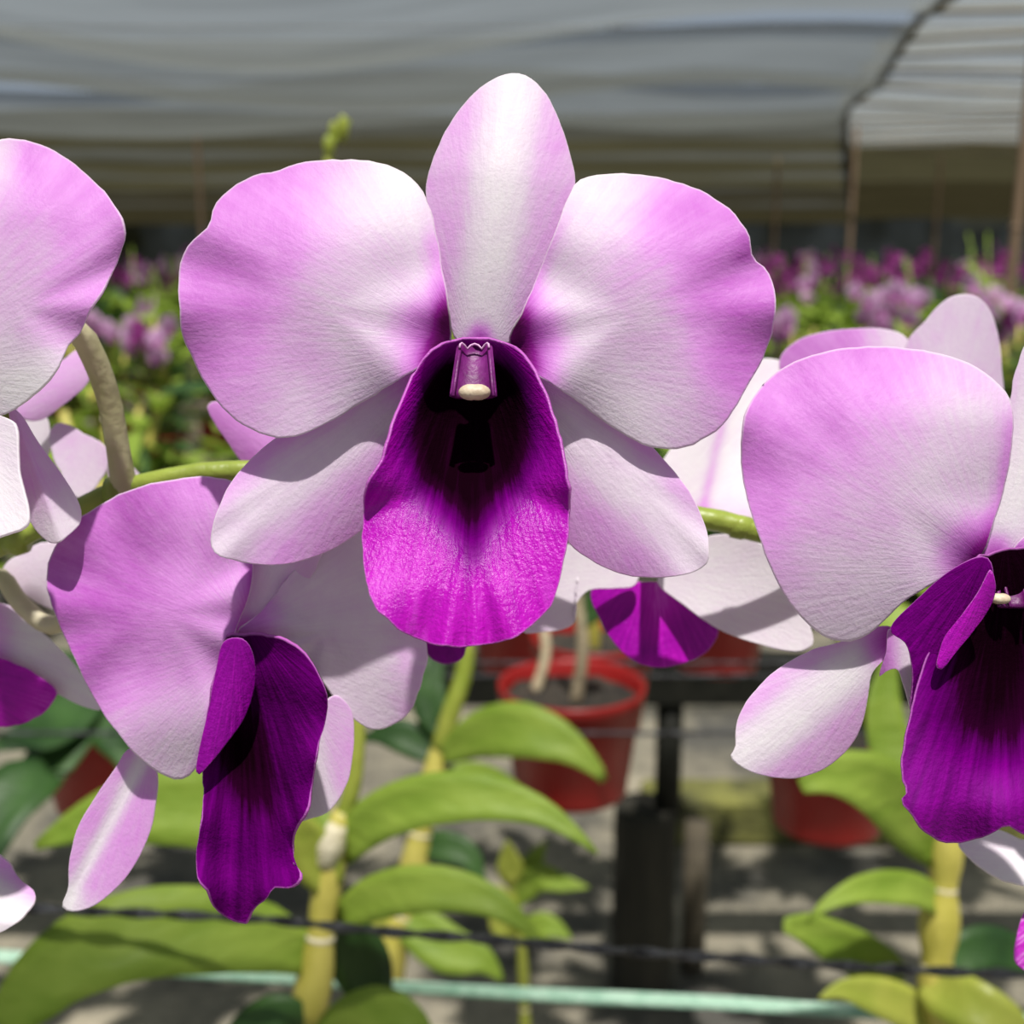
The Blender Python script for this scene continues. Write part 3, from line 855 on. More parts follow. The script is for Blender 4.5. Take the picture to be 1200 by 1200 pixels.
petal('lateral_sepal', F6, [(130, 520), (150, 540), (170, 566), (162, 572), (140, 572), (125, 555)], (125, 515), (170, 568), 0.206, shaped(cup=1), lambda t, s, r, x, y: 0.18, center=(145, 553), seed=38, n=48, rings=8)
receptacle(F6, 126, 490, 0.203, P(142, 578, 0.184), 0.0012)

F9 = thing('orchid_flower', P(-60, 740, 0.205), 'drooping whitish orchid flower with violet lip below the stem, beside the lilac petal', 'flower')
petal('petal', F9, [(4, 664), (30, 645), (58, 634), (85, 640), (90, 680), (80, 715), (55, 712), (30, 697), (10, 685)], (0, 690), (85, 660), 0.196, shaped(cup=1.5), lambda t, s, r, x, y: 0.14, center=(50, 675), seed=39, n=56, rings=10)
petal('lateral_sepal', F9, [(-80, 690), (-30, 700), (10, 710), (45, 738), (75, 765), (105, 805), (120, 832), (88, 824), (50, 803), (0, 778), (-50, 765), (-85, 740)], (-80, 715), (118, 830), 0.198, shaped(cup=1.5, tilt_t=-2),
      lambda t, s, r, x, y: 0.05 + 0.34 * smooth01(40, -10, x), center=(10, 755), seed=40)
petal('lip', F9, [(-80, 755), (-20, 766), (20, 778), (45, 792), (66, 812), (48, 838), (12, 851), (-40, 848), (-80, 820)], (-80, 775), (60, 815), 0.194, shaped(cup=2), lambda t, s, r, x, y: 0.30 - 0.12 * smooth01(.6, 1, t), M_LIP, center=(-5, 810), seed=41)
tube('pedicel', [P(-70, 720, 0.200), P(-30, 690, 0.196), P(0, 676, 0.193), P(25, 708, 0.191), P(62, 733, 0.190), P(95, 700, 0.188), P(110, 588, 0.184)], 0.0016, M_PEDICEL, F9, n=30)

F7 = thing('orchid_flower', P(-90, 1030, 0.18), 'orchid flower with lilac and white petal low down beside the twisted wire', 'flower')
petal('petal', F7, [(-90, 985), (-40, 985), (0, 1003), (24, 1030), (42, 1050), (26, 1074), (0, 1092), (-50, 1090), (-95, 1060)], (-95, 1025), (40, 1050), 0.175, lambda t, s, r, x, y: -9 * smooth01(30, 100, y - 985), lambda t, s, r, x, y: 0.40 - 0.36 * smooth01(20, 60, y - 990 - x * .7), center=(-20, 1040), seed=42)
petal('lip', F7, [(-95, 1010), (-140, 1020), (-180, 1080), (-160, 1140), (-110, 1130), (-85, 1070)], (-92, 1015), (-150, 1140), 0.172, shaped(cup=2), lambda t, s, r, x, y: 0.4, M_LIP, center=(-130, 1075), seed=43, n=56, rings=10)
tube('pedicel', [P(-90, 1025, 0.178), P(-190, 960, 0.2), P(-300, 735, 0.26)], 0.0016, M_PEDICEL, F7, n=16)

F8 = thing('orchid_flower', P(1300, 1030, 0.18), 'white petalled orchid flower low down, just under the dark folded lip', 'flower')
petal('petal', F8, [(1124, 988), (1145, 977), (1165, 971), (1200, 984), (1260, 1000), (1295, 1020), (1270, 1045), (1200, 1037), (1165, 1026), (1140, 1008)], (1295, 1022), (1126, 988), 0.180, lambda t, s, r, x, y: -7.0 * (y - 971) / 70.0, lambda t, s, r, x, y: 0.04 + .1 * smooth01(.7, 1, t), center=(1205, 1012), seed=44)
petal('lip', F8, [(1189, 1125), (1196, 1080), (1215, 1050), (1260, 1035), (1295, 1050), (1285, 1110), (1240, 1150), (1205, 1140)], (1290, 1035), (1195, 1130), 0.176, shaped(cup=2), lambda t, s, r, x, y: 0.10, M_LIP, center=(1240, 1090), seed=45, n=56, rings=10)
tube('pedicel', [P(1295, 1025, 0.18), P(1340, 900, 0.195), P(1310, 720, 0.20)], 0.0016, M_PEDICEL, F8, n=16)

FB = thing('orchid_flower', P(430, 640, 0.198), 'purple orchid flower almost hidden behind the fully open one, petal tip showing', 'flower')
petal('petal', FB, [(243, 478), (258, 471), (290, 488), (330, 505), (400, 540), (430, 600), (380, 620), (310, 570), (268, 520)], (425, 610), (245, 475), 0.196, shaped(cup=2), lambda t, s, r, x, y: 0.48, center=(340, 545), seed=46)
petal('lip', FB, [(440, 620), (500, 640), (545, 700), (545, 765), (525, 778), (502, 768), (470, 720), (440, 660)], (440, 625), (535, 775), 0.192, shaped(cup=2), lambda t, s, r, x, y: 0.42, M_LIP, center=(495, 700), seed=47)
receptacle(FB, 430, 615, 0.195, P(430, 557, 0.1825), 0.0016)


# ------------------------------------------------------------------ plants
def leaf_geo(path, widths, fold=0.18, nl=14, side=None, roll=0.6):
    """leaf blade along a path, 5 vertices across with a keel; roll turns the blade's face up towards the sky"""
    c = catmull(path, nl, closed=False)
    verts, faces = [], []
    k = len(widths)
    for i, p in enumerate(c):
        t = (c[min(i + 1, nl - 1)] - c[max(i - 1, 0)]).normalized()
        face = (-FWD * (1 - roll) + Vector((0, 0, 1)) * roll).normalized()
        s = t.cross(face)
        if s.length < 0.05:
            s = t.orthogonal()
        s.normalize()
        nrm = s.cross(t).normalized()
        u = i / (nl - 1) * (k - 1)
        a = min(int(u), k - 2)
        w = widths[a] + (widths[a + 1] - widths[a]) * (u - a)
        for q in (-1, -0.5, 0, 0.5, 1):
            verts.append(p + s * (q * w * 0.5) + nrm * (abs(q) * fold * w * 0.5))
    for i in range(nl - 1):
        for q in range(4):
            a = i * 5 + q
            faces.append((a, a + 1, a + 6, a + 5))
    return verts, faces


def leaf(parent, pts, wpx, mat, profile=(0.55, 0.9, 1.0, 0.95, 0.75, 0.40, 0.06), fold=0.18, roll=0.5):
    path = [P(*q) for q in pts]
    d = sum(q[2] for q in pts) / len(pts)
    w = wpx * 1.22 * d / F_PX
    v, f = leaf_geo(path, [w * q for q in profile], fold, 18, roll=roll)
    og = org_of(parent)
    o = link('leaf', mesh_of('leaf', [p - og for p in v], f), parent, mat)
    sm = o.modifiers.new('thickness', 'SOLIDIFY')
    sm.thickness = 0.0008
    sm.offset = 0
    return o


def pot_geo(r, h, rb, wall=0.003):
    prof = [(0.0, 0.0), (rb, 0.0), (rb * 1.01, 0.004), (r * 0.95, h * 0.86), (r * 1.0, h * 0.865), (r * 1.02, h), (r * 1.0, h + 0.002), (r * 0.955, h), (r * 0.93, h * 0.8), (rb * 0.97, 0.01), (0.0, 0.008)]
    seg = 36
    v, f = [], []
    for (q, z) in prof:
        for s in range(seg):
            a = 2 * math.pi * s / seg
            v.append(Vector((q * math.cos(a), q * math.sin(a), z)))
    for i in range(len(prof) - 1):
        for s in range(seg):
            a, b = i * seg + s, i * seg + (s + 1) % seg
            f.append((a, b, b + seg, a + seg))
    return v, f


def medium_geo(r, z, seed):
    v, f = [Vector((0, 0, z + 0.004))], []
    seg, rg = 28, 6
    for k in range(1, rg + 1):
        for s in range(seg):
            a = 2 * math.pi * s / seg
            q = r * k / rg
            v.append(Vector((q * math.cos(a), q * math.sin(a), z + 0.007 * mnoise.noise(Vector((math.cos(a) * k * .9, math.sin(a) * k * .9, seed))))))
    for s in range(seg):
        f.append((0, 1 + s, 1 + (s + 1) % seg))
    for k in range(rg - 1):
        for s in range(seg):
            a, b = 1 + k * seg + s, 1 + k * seg + (s + 1) % seg
            f.append((a, a + seg, b + seg, b))
    return v, f


def add_pot(root, at, r=0.060, h=0.095, rb=0.046, mat=None, seed=0):
    """pot whose rim centre is at the world point 'at'"""
    og = org_of(root)
    base = at - Vector((0, 0, h)) - og
    v, f = pot_geo(r, h, rb)
    p = link('pot', mesh_of('pot', [q + base for q in v], f), root, mat or M_RED)
    v, f = medium_geo(r * 0.94, h * 0.86, seed)
    link('growing_medium', mesh_of('growing_medium', [q + base for q in v], f), root, M_MEDIUM)
    return p


def cane(parent, pts, r, mat, nodes=6, name='cane', swell=0.16):
    path = catmull([P(*q) if len(q) == 3 and not isinstance(q, Vector) else q for q in pts], 48, closed=False)
    rad = []
    for i in range(48):
        u = i / 47
        k = (u * nodes) % 1.0
        rad.append(r * (1.0 - 0.45 * u ** 2) * (1 - swell + 2 * swell * math.sin(math.pi * k)))
    og = org_of(parent)
    v, f = tube_geo([p - og for p in path], rad, 14)
    o = link(name, mesh_of(name, v, f), parent, mat)
    for k in range(1, nodes):
        i = int(47 * k / nodes)
        t = (path[i + 1] - path[i - 1]).normalized()
        c = path[i] - og
        v, f = tube_geo([c - t * 0.0016, c, c + t * 0.0016], [rad[i] * 0.96, rad[i] * 1.12, rad[i] * 0.96], 14)
        link('node_ring', mesh_of('node_ring', v, f), o, M_SHEATH)
    return o


# plant with the stout yellow cane, left of centre
basA = P(365, 1200, 0.46) + Vector((-0.004, 0.02, -0.14))
PA = thing('orchid_plant', basA - Vector((0, 0, 0.06)), 'orchid plant with stout yellow cane and long arching leaves below lilac flower', 'plant')
add_pot(PA, basA, seed=1)
cane(PA, [basA - Vector((0, 0, 0.02)), (362, 1230, 0.465), (372, 1130, 0.46), (380, 1060, 0.46), (392, 990, 0.46), (402, 950, 0.46)], 0.0088, M_CANE, nodes=5)
tube('flower_shoot', [P(402, 960, 0.46), P(414, 915, 0.46), P(420, 850, 0.462), P(424, 790, 0.465), P(430, 700, 0.47)], [0.0038, 0.0036, 0.003, 0.0026, 0.002], M_LEAFY, PA, n=24, seg=12)
leaf(PA, [(400, 1000, 0.46), (440, 960, 0.452), (500, 938, 0.445), (570, 935, 0.44), (635, 952, 0.435), (680, 982, 0.43), (700, 1000, 0.428)], 52, M_LEAF, roll=0.35)
leaf(PA, [(398, 1075, 0.46), (440, 1052, 0.45), (490, 1042, 0.44), (545, 1046, 0.435), (595, 1068, 0.43), (640, 1110, 0.43)], 46, M_LEAF, roll=0.35)
leaf(PA, [(368, 1125, 0.46), (310, 1100, 0.45), (230, 1090, 0.44), (150, 1098, 0.43), (80, 1128, 0.425), (30, 1172, 0.42), (-10, 1215, 0.42)], 80, M_LEAF, roll=0.35, profile=(0.4, 0.8, 1.0, 1.05, 1.0, 0.8, 0.3))
leaf(PA, [(392, 1000, 0.465), (330, 962, 0.475), (240, 945, 0.48), (150, 950, 0.48), (90, 968, 0.48), (42, 992, 0.48)], 78, M_LEAF, roll=0.3, profile=(0.5, 0.9, 1.0, 1.0, 0.85, 0.5, 0.1))
leaf(PA, [(388, 1040, 0.456), (372, 1010, 0.454), (362, 985, 0.452), (350, 962, 0.45), (338, 945, 0.45)], 46, M_LEAFY, roll=0.2)
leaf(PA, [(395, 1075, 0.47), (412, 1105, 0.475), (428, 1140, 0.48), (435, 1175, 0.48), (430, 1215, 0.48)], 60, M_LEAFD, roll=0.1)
leaf(PA, [(375, 1230, 0.45), (420, 1195, 0.44), (455, 1185, 0.435), (490, 1200, 0.43), (510, 1230, 0.43)], 52, M_LEAF, roll=0.35)
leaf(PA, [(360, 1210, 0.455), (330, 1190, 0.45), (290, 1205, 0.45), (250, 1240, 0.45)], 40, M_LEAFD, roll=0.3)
tube('dead_sheath', [P(383, 1012, 0.457), P(388, 990, 0.455), P(395, 968, 0.454)], [0.0045, 0.0062, 0.004], M_SHEATH, PA, n=10, seg=12)

# thinner plant further back
basB = Vector((P(455, 1130, 0.75).x, P(455, 1130, 0.75).y + 0.02, 0.68))
PB = thing('orchid_plant', basB - Vector((0, 0, 0.06)), 'slender orchid plant with tapering yellow cane standing in front of the red pot', 'plant')
add_pot(PB, basB, seed=2)
cane(PB, [basB - Vector((0, 0, 0.02)), (455, 1140, 0.75), (478, 1050, 0.75), (492, 980, 0.75), (505, 920, 0.755), (516, 870, 0.76)], 0.0115, M_CANE, nodes=5)
tube('flower_shoot', [P(516, 880, 0.76), P(530, 830, 0.76), P(543, 790, 0.765), P(545, 740, 0.77), P(520, 600, 0.79), P(450, 400, 0.82), P(398, 250, 0.84), P(384, 190, 0.85), P(392, 165, 0.85), P(410, 142, 0.85)],
     [0.0075, 0.006, 0.0052, 0.005, 0.0045, 0.004, 0.0045, 0.0042, 0.004, 0.0015], M_LEAFY, PB, n=60, seg=12)
for q, w in (((402, 150, 0.848), 0.0065), ((385, 172, 0.848), 0.006), ((391, 155, 0.852), 0.0055)):
    blob('flower_bud', PB, P(*q), w, M_LEAFY, 0.7, 0.7, 1.5)
leaf(PB, [(515, 890, 0.755), (560, 862, 0.74), (610, 856, 0.725), (660, 872, 0.715), (695, 898, 0.71), (708, 915, 0.71)], 50, M_LEAF, roll=0.3, profile=(0.25, 0.7, 1.0, 1.1, 0.9, 0.5, 0.15))
leaf(PB, [(520, 860, 0.76), (505, 830, 0.765), (502, 800, 0.77), (508, 775, 0.775), (498, 750, 0.78)], 34, M_LEAFD, roll=0.1)
leaf(PB, [(510, 885, 0.76), (480, 866, 0.765), (450, 860, 0.77), (425, 868, 0.775)], 34, M_LEAFD, roll=0.3)
leaf(PB, [(490, 990, 0.752), (520, 992, 0.745), (548, 1003, 0.74), (570, 1040, 0.735)], 30, M_LEAFD, roll=0.35)
leaf(PB, [(500, 930, 0.76), (540, 912, 0.77), (580, 915, 0.78), (620, 930, 0.79)], 30, M_LEAF, roll=0.35)
leaf(PB, [(470, 1070, 0.745), (520, 1110, 0.735), (565, 1125, 0.73), (590, 1150, 0.73)], 46, M_LEAF, roll=0.35)
leaf(PB, [(462, 1110, 0.745), (430, 1085, 0.74), (400, 1090, 0.735)], 44, M_LEAFY, roll=0.2)

# young shoots near the post
basD = Vector((P(620, 1080, 0.95).x, P(620, 1080, 0.95).y, 0.53))
PD = thing('orchid_plant', basD - Vector((0, 0, 0.06)), 'young leafy orchid shoot spreading thin pointed leaves beside the old post', 'plant')
add_pot(PD, basD, r=0.05, h=0.08, rb=0.038, mat=M_BLACK, seed=3)
cane(PD, [basD - Vector((0, 0, 0.02)), (612, 1120, 0.95), (603, 1060, 0.95), (600, 1015, 0.95)], 0.005, M_LEAFY, nodes=4)
for pts, w, m in (([(602, 1040, .95), (597, 1010, .945), (594, 985, .94)], 26, M_LEAFY), ([(603, 1060, .95), (630, 1030, .94), (660, 1035, .93), (690, 1040, .925)], 26, M_LEAF),
                  ([(603, 1050, .95), (625, 1010, .955), (640, 985, .96)], 24, M_LEAF), ([(605, 1075, .95), (575, 1050, .94), (548, 1055, .935)], 26, M_LEAFY),
                  ([(606, 1090, .95), (595, 1085, .935), (585, 1078, .93), (578, 1060, .925)], 30, M_LEAFY), ([(608, 1095, .95), (640, 1085, .94), (670, 1100, .935)], 26, M_LEAF)):
    leaf(PD, pts, w, m, roll=0.3, profile=(0.4, 0.9, 1.0, 0.6, 0.08))

# right hand plant
basC = P(1100, 1200, 0.50) + Vector((0.0, 0.02, -0.12))
PC = thing('orchid_plant', basC - Vector((0, 0, 0.06)), 'orchid plant with knobbly green and yellow cane below the dark folded lip', 'plant')
add_pot(PC, basC, seed=4)
cane(PC, [basC - Vector((0, 0, 0.02)), (1102, 1230, 0.505), (1098, 1150, 0.50), (1100, 1090, 0.50), (1106, 1030, 0.50), (1108, 985, 0.50), (1112, 930, 0.50), (1115, 860, 0.505)], 0.0095, M_CANE, nodes=8, swell=0.22)
leaf(PC, [(1100, 1000, 0.50), (1078, 972, 0.49), (1050, 940, 0.48), (1015, 916, 0.47), (975, 908, 0.465), (938, 922, 0.46)], 68, M_LEAF, roll=0.25, profile=(0.5, 0.8, 1.0, 1.0, 0.85, 0.6, 0.2))
leaf(PC, [(1108, 975, 0.503), (1075, 930, 0.51), (1045, 880, 0.52), (1035, 830, 0.525), (1040, 785, 0.53), (1050, 740, 0.53)], 44, M_LEAF, roll=0.1)
leaf(PC, [(1104, 1065, 0.50), (1080, 1046, 0.49), (1040, 1040, 0.48), (1000, 1045, 0.47), (965, 1062, 0.465), (945, 1082, 0.465)], 34, M_LEAF, roll=0.4)
leaf(PC, [(1060, 1140, 0.52), (1020, 1125, 0.51), (980, 1105, 0.50), (945, 1088, 0.495), (918, 1084, 0.49)], 44, M_LEAF, roll=0.2, profile=(0.3, 0.8, 1.0, 1.0, 0.9, 0.7, 0.3))
leaf(PC, [(1100, 1150, 0.505), (1130, 1120, 0.51), (1165, 1112, 0.515), (1205, 1128, 0.52), (1240, 1160, 0.52)], 44, M_LEAFD, roll=0.35)
leaf(PC, [(1098, 1205, 0.50), (1060, 1180, 0.495), (1020, 1165, 0.49), (985, 1160, 0.485), (960, 1170, 0.48)], 40, M_LEAFY, roll=0.3)
leaf(PC, [(1085, 1150, 0.498), (1110, 1165, 0.485), (1140, 1180, 0.475), (1180, 1200, 0.47), (1220, 1240, 0.47)], 52, M_LEAFY, roll=0.25)

# far left, dark leaves in the shade with a pot behind them
basE = P(120, 818, 0.98)
PE = thing('orchid_plant', basE - Vector((0, 0, 0.095)), 'shaded orchid plant with dark green leaves in red pot behind lilac flower', 'plant')
add_pot(PE, basE, r=0.062, seed=5)
cane(PE, [basE - Vector((0, 0, 0.02)), P(105, 780, 0.98), P(95, 700, 0.99)], 0.006, M_CANE, nodes=4)
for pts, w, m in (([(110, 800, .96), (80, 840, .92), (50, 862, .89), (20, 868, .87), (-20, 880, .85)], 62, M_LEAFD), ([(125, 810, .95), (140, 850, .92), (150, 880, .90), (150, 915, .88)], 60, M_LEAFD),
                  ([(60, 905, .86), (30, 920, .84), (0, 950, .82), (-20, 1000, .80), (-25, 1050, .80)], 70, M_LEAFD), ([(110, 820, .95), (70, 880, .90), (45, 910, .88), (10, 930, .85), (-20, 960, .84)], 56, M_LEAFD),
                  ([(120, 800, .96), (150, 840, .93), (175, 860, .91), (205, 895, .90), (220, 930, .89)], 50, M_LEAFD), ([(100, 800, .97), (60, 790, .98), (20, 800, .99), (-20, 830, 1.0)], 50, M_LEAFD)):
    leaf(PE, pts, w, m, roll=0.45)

# red pots hanging in the wires
rimP = P(670, 802, 0.92)
PF = thing('potted_orchid', rimP - Vector((0, 0, 0.09)), 'bright red plastic pot with dark medium and bare stick, hanging in wires', 'pot plant')
add_pot(PF, rimP, r=0.0605, h=0.092, rb=0.047, seed=6)
tube('stick', [rimP + Vector((0.003, -0.005, -0.015)), P(683, 760, 0.905), P(676, 700, 0.90), P(668, 640, 0.90)], [0.0058, 0.0052, 0.005, 0.004], M_TWIG, PF, n=16)
tube('stick', [rimP + Vector((-0.03, 0.02, -0.015)), P(640, 760, 0.95), P(628, 700, 0.96)], [0.005, 0.0045, 0.004], M_TWIG, PF, n=16)
leaf(PF, [(680, 730, .90), (700, 705, .90), (705, 680, .90), (700, 650, .90)], 26, M_LEAFD, roll=0.1)
rimG = P(975, 850, 0.98)
PG = thing('potted_orchid', rimG - Vector((0, 0, 0.09)), 'red plastic pot half hidden behind broad pale green leaf', 'pot plant')
add_pot(PG, rimG, r=0.06, h=0.092, rb=0.047, seed=7)
cane(PG, [rimG - Vector((0, 0, 0.02)), P(985, 790, 0.98), P(1000, 700, 0.99)], 0.006, M_CANE, nodes=4)
leaf(PG, [(990, 760, .98), (1020, 730, .97), (1060, 730, .96), (1100, 760, .95)], 44, M_LEAF)
leaf(PG, [(992, 740, .985), (960, 700, 1.0), (930, 690, 1.01), (900, 700, 1.02)], 44, M_LEAF)
rimH = rimP + Vector((0.03, 0.16, -0.01))
PH = thing('potted_orchid', rimH - Vector((0, 0, 0.09)), 'second red plastic pot standing right behind the one with the stick', 'pot plant')
add_pot(PH, rimH, r=0.0605, h=0.092, rb=0.047, seed=8)
cane(PH, [rimH - Vector((0, 0, 0.02)), rimH + Vector((0.0, 0.0, 0.08)), rimH + Vector((0.01, 0.01, 0.16))], 0.006, M_CANE, nodes=4)


# wires and twine
def strand(name, pts, r, mat, label, cat, twist=True, flat=None, group=None):
    t = thing(name, P(*pts[0]), label, cat, group)
    c = catmull([P(*q) for q in pts], 160, closed=False)
    og = org_of(t)
    if flat:
        v, f = [], []
        for i, p in enumerate(c):
            tn = (c[min(i + 1, 159)] - c[max(i - 1, 0)]).normalized()
            a = 0.5 * math.sin(i * 0.07) + 0.3
            s = (UPV * math.cos(a) + FWD * math.sin(a))
            s = (s - tn * s.dot(tn)).normalized()
            b = tn.cross(s)
            for q, e in ((-1, 0), (-0.35, 0.25), (0.35, -0.2), (1, 0.1)):
                v.append(p + s * (q * flat) + b * (e * flat) - og)
        f = [(i * 4 + q, i * 4 + q + 1, i * 4 + q + 5, i * 4 + q + 4) for i in range(159) for q in range(3)]
        o = link('tape', mesh_of('tape', v, f), t, mat)
        sm = o.modifiers.new('thickness', 'SOLIDIFY')
        sm.thickness = 0.0005
        return t
    for k in range(2 if twist else 1):
        cc = []
        for i, p in enumerate(c):
            a = i * 0.55 + k * math.pi
            cc.append(p + (UPV * math.cos(a) + FWD * math.sin(a)) * (r * 0.9 if twist else 0) - og)
        v, f = tube_geo(cc, r, 8)
        link('strand', mesh_of('strand', v, f), t, mat)
    return t


strand('support_wire', [(-200, 1052, 0.42), (60, 1066, 0.42), (290, 1076, 0.42), (430, 1090, 0.42), (560, 1100, 0.42), (700, 1112, 0.42), (900, 1126, 0.42), (1060, 1136, 0.42), (1200, 1142, 0.42), (1450, 1150, 0.42)],
       0.0011, M_WIRE, 'dark twisted wire stretched across in front of the orchid canes', 'wire')
strand('plastic_twine', [(-250, 1105, 0.56), (60, 1125, 0.56), (240, 1139, 0.56), (460, 1155, 0.56), (640, 1166, 0.56), (840, 1175, 0.56), (1000, 1185, 0.56), (1400, 1205, 0.56)],
       0.002, M_TWINE, 'shiny pale green plastic twine strung behind the yellow canes', 'twine', flat=0.0034)
for dy, lab in ((-0.064, 'plain black wire carrying the red pots along their front'), (0.064, 'plain black wire carrying the red pots along their back'),
                (None, 'low black wire carrying the pot of the young shoot'), (0.098, 'plain black wire in front of the second red pot'), (0.222, 'plain black wire behind the second red pot')):
    z = rimP.z - 0.016
    if dy is None:
        z, dy = 0.515, basD.y - 0.051 - rimP.y
    w = thing('pot_wire', (-1.6, rimP.y + dy, z), lab, 'wire')
    tube('strand', [Vector((-1.6, rimP.y + dy, z)), Vector((0, rimP.y + dy, z)), Vector((1.6, rimP.y + dy, z))], 0.0018, M_WIRE, w, n=12, seg=8)
strand('tie_string', [(1205, 1000, 0.6), (1000, 990, 0.9)], 0.001, M_WIRE, 'thin dark string tied beyond the right hand cane', 'string', twist=False)

# old post with black pipe
gp = P(752, 1130, 2.0)
PO = thing('bench_post', (gp.x, gp.y, 0), 'thick dark weathered post with black pipe rising from its top', 'post')
topz = P(752, 925, 2.0).z
v, f = tube_geo([Vector((0, 0, z)) for z in [topz * k / 14 for k in range(15)]], [0.056 + 0.006 * mnoise.noise(Vector((k * .7, 1, 1))) for k in range(15)], 18)
link('stump', mesh_of('stump', v, f), PO, M_POST)
pz = P(780, 760, 2.0).z
v, f = tube_geo([Vector((0.037, 0.0, z)) for z in (topz - 0.02, topz + 0.1, P(780, 772, 2.0).z - 0.035)], 0.023, 16)
link('pipe', mesh_of('pipe', v, f), PO, M_BLACK)
v, f = tube_geo([Vector((0.10, 0.05, z)) for z in (0.0, 0.15, 0.30)], 0.022, 12)
link('stake', mesh_of('stake', v, f), PO, M_TIMBER)


def box_mesh(name, x0, x1, y0, y1, z0, z1, bev=0.004):
    bm = bmesh.new()
    bmesh.ops.create_cube(bm, size=1)
    for v in bm.verts:
        v.co = Vector(((x0 + x1) / 2 + v.co.x * (x1 - x0), (y0 + y1) / 2 + v.co.y * (y1 - y0), (z0 + z1) / 2 + v.co.z * (z1 - z0)))
    bmesh.ops.bevel(bm, geom=bm.edges[:], offset=bev, segments=1, affect='EDGES')
    me = bpy.data.meshes.new(name)
    bm.to_mesh(me)
    bm.free()
    return me


# black strip added for the shade beneath the first bench, mossy timber lying on the ground
rl = link('shade_strip', box_mesh('shade_strip', -1.9, 1.9, -0.03, 0.03, -0.04, 0.04), None, M_BLACK)
rl.location = (0, gp.y, P(780, 772, 2.0).z + 0.005)
tag(rl, 'long black strip added for the shade beneath the first bench', 'shade_strip')
ky = 2.36
for k, (a, b) in enumerate(((0.30, 0.86), (0.88, 1.6), (1.62, 2.4))):
    me = box_mesh('mossy_timber', a, b, ky - 0.06, ky + 0.06, 0.0, 0.115, 0.012)
    o = link('mossy_timber', me, None, M_MOSS)
    tag(o, 'mossy squared timber lying end to end along the ground behind the old post', 'timber', 'mossy timbers on the ground')


# ------------------------------------------------------------------ beds of potted orchids beyond
rng = random.Random(5)


def unit_leaf(seed):
    r = random.Random(seed)
    droop = r.uniform(0.15, 0.55)
    path = [Vector((u, 0, 0.55 * u - droop * 1.4 * u * u)) for u in (0, 0.25, 0.5, 0.75, 1.0)]
    c = catmull(path, 8, closed=False)
    v, f = [], []
    wid = [0.07, 0.13, 0.16, 0.17, 0.16, 0.13, 0.08, 0.015]
    for i, p in enumerate(c):
        for q in (-1, 0, 1):
            v.append(p + Vector((0, q * wid[i], abs(q) * 0.04)))
    f = [(i * 3 + q, i * 3 + q + 1, i * 3 + q + 4, i * 3 + q + 3) for i in range(7) for q in range(2)]
    return v, f


def unit_flower():
    """small whole flower facing +x, one unit across: five petals and a lip"""
    v, f, mi = [], [], []
    for ang, ln, w in ((90, .5, .17), (18, .52, .27), (162, .52, .27), (234, .46, .16), (306, .46, .16)):
        a = math.radians(ang)
        ax, sd = Vector((0, math.cos(a), math.sin(a))), Vector((0, -math.sin(a), math.cos(a)))
        o = len(v)
        for u, k in ((0.02, .15), (0.35, .85), (0.7, 1.0), (0.95, .6), (1.03, .1)):
            for q in (-1, 0, 1):
                v.append(ax * (u * ln) + sd * (q * w * k) + Vector((0.05 * math.sin(u * 3) - 0.04 * abs(q), 0, 0)))
        for i in range(4):
            for q in range(2):
                f.append((o + i * 3 + q, o + i * 3 + q + 1, o + i * 3 + q + 4, o + i * 3 + q + 3))
                mi.append(0)
    o = len(v)
    for u, k in ((0, .10), (0.4, .17), (0.8, .16), (1.0, .06)):
        for q in (-1, 0, 1):
            v.append(Vector((0.06 + 0.16 * u + 0.05 * abs(q), q * k, -0.03 - 0.38 * u)))
    for i in range(3):
        for q in range(2):
            f.append((o + i * 3 + q, o + i * 3 + q + 1, o + i * 3 + q + 4, o + i * 3 + q + 3))
            mi.append(1)
    return v, f, mi


LEAF_ME = []
for sd in range(4):
    v, f = unit_leaf(sd)
    for m in (M_LEAF, M_LEAFD):
        me = mesh_of('bed_leaf', v, f)
        me.materials.append(m)
        LEAF_ME.append(me)
UF = unit_flower()
FLOWER_ME = []
for m in (M_FARPINK, M_FARMAG):
    me = mesh_of('bed_flower', UF[0], UF[1])
    me.materials.append(m)
    me.materials.append(M_FARMAG)
    me.polygons.foreach_set('material_index', UF[2])
    FLOWER_ME.append(me)
pv, pf = pot_geo(0.07, 0.11, 0.055)
POT_ME = []
for m in (M_RED, M_BLACK):
    me = mesh_of('bed_pot', pv, pf)
    me.materials.append(m)
    POT_ME.append(me)


def child(name, me, parent, loc, rot=(0, 0, 0), sc=1.0):
    o = bpy.data.objects.new(name, me)
    COL.objects.link(o)
    o.parent = parent
    o.location = loc
    o.rotation_euler = rot
    o.scale = (sc, sc, sc)
    return o


DECK = 0.62


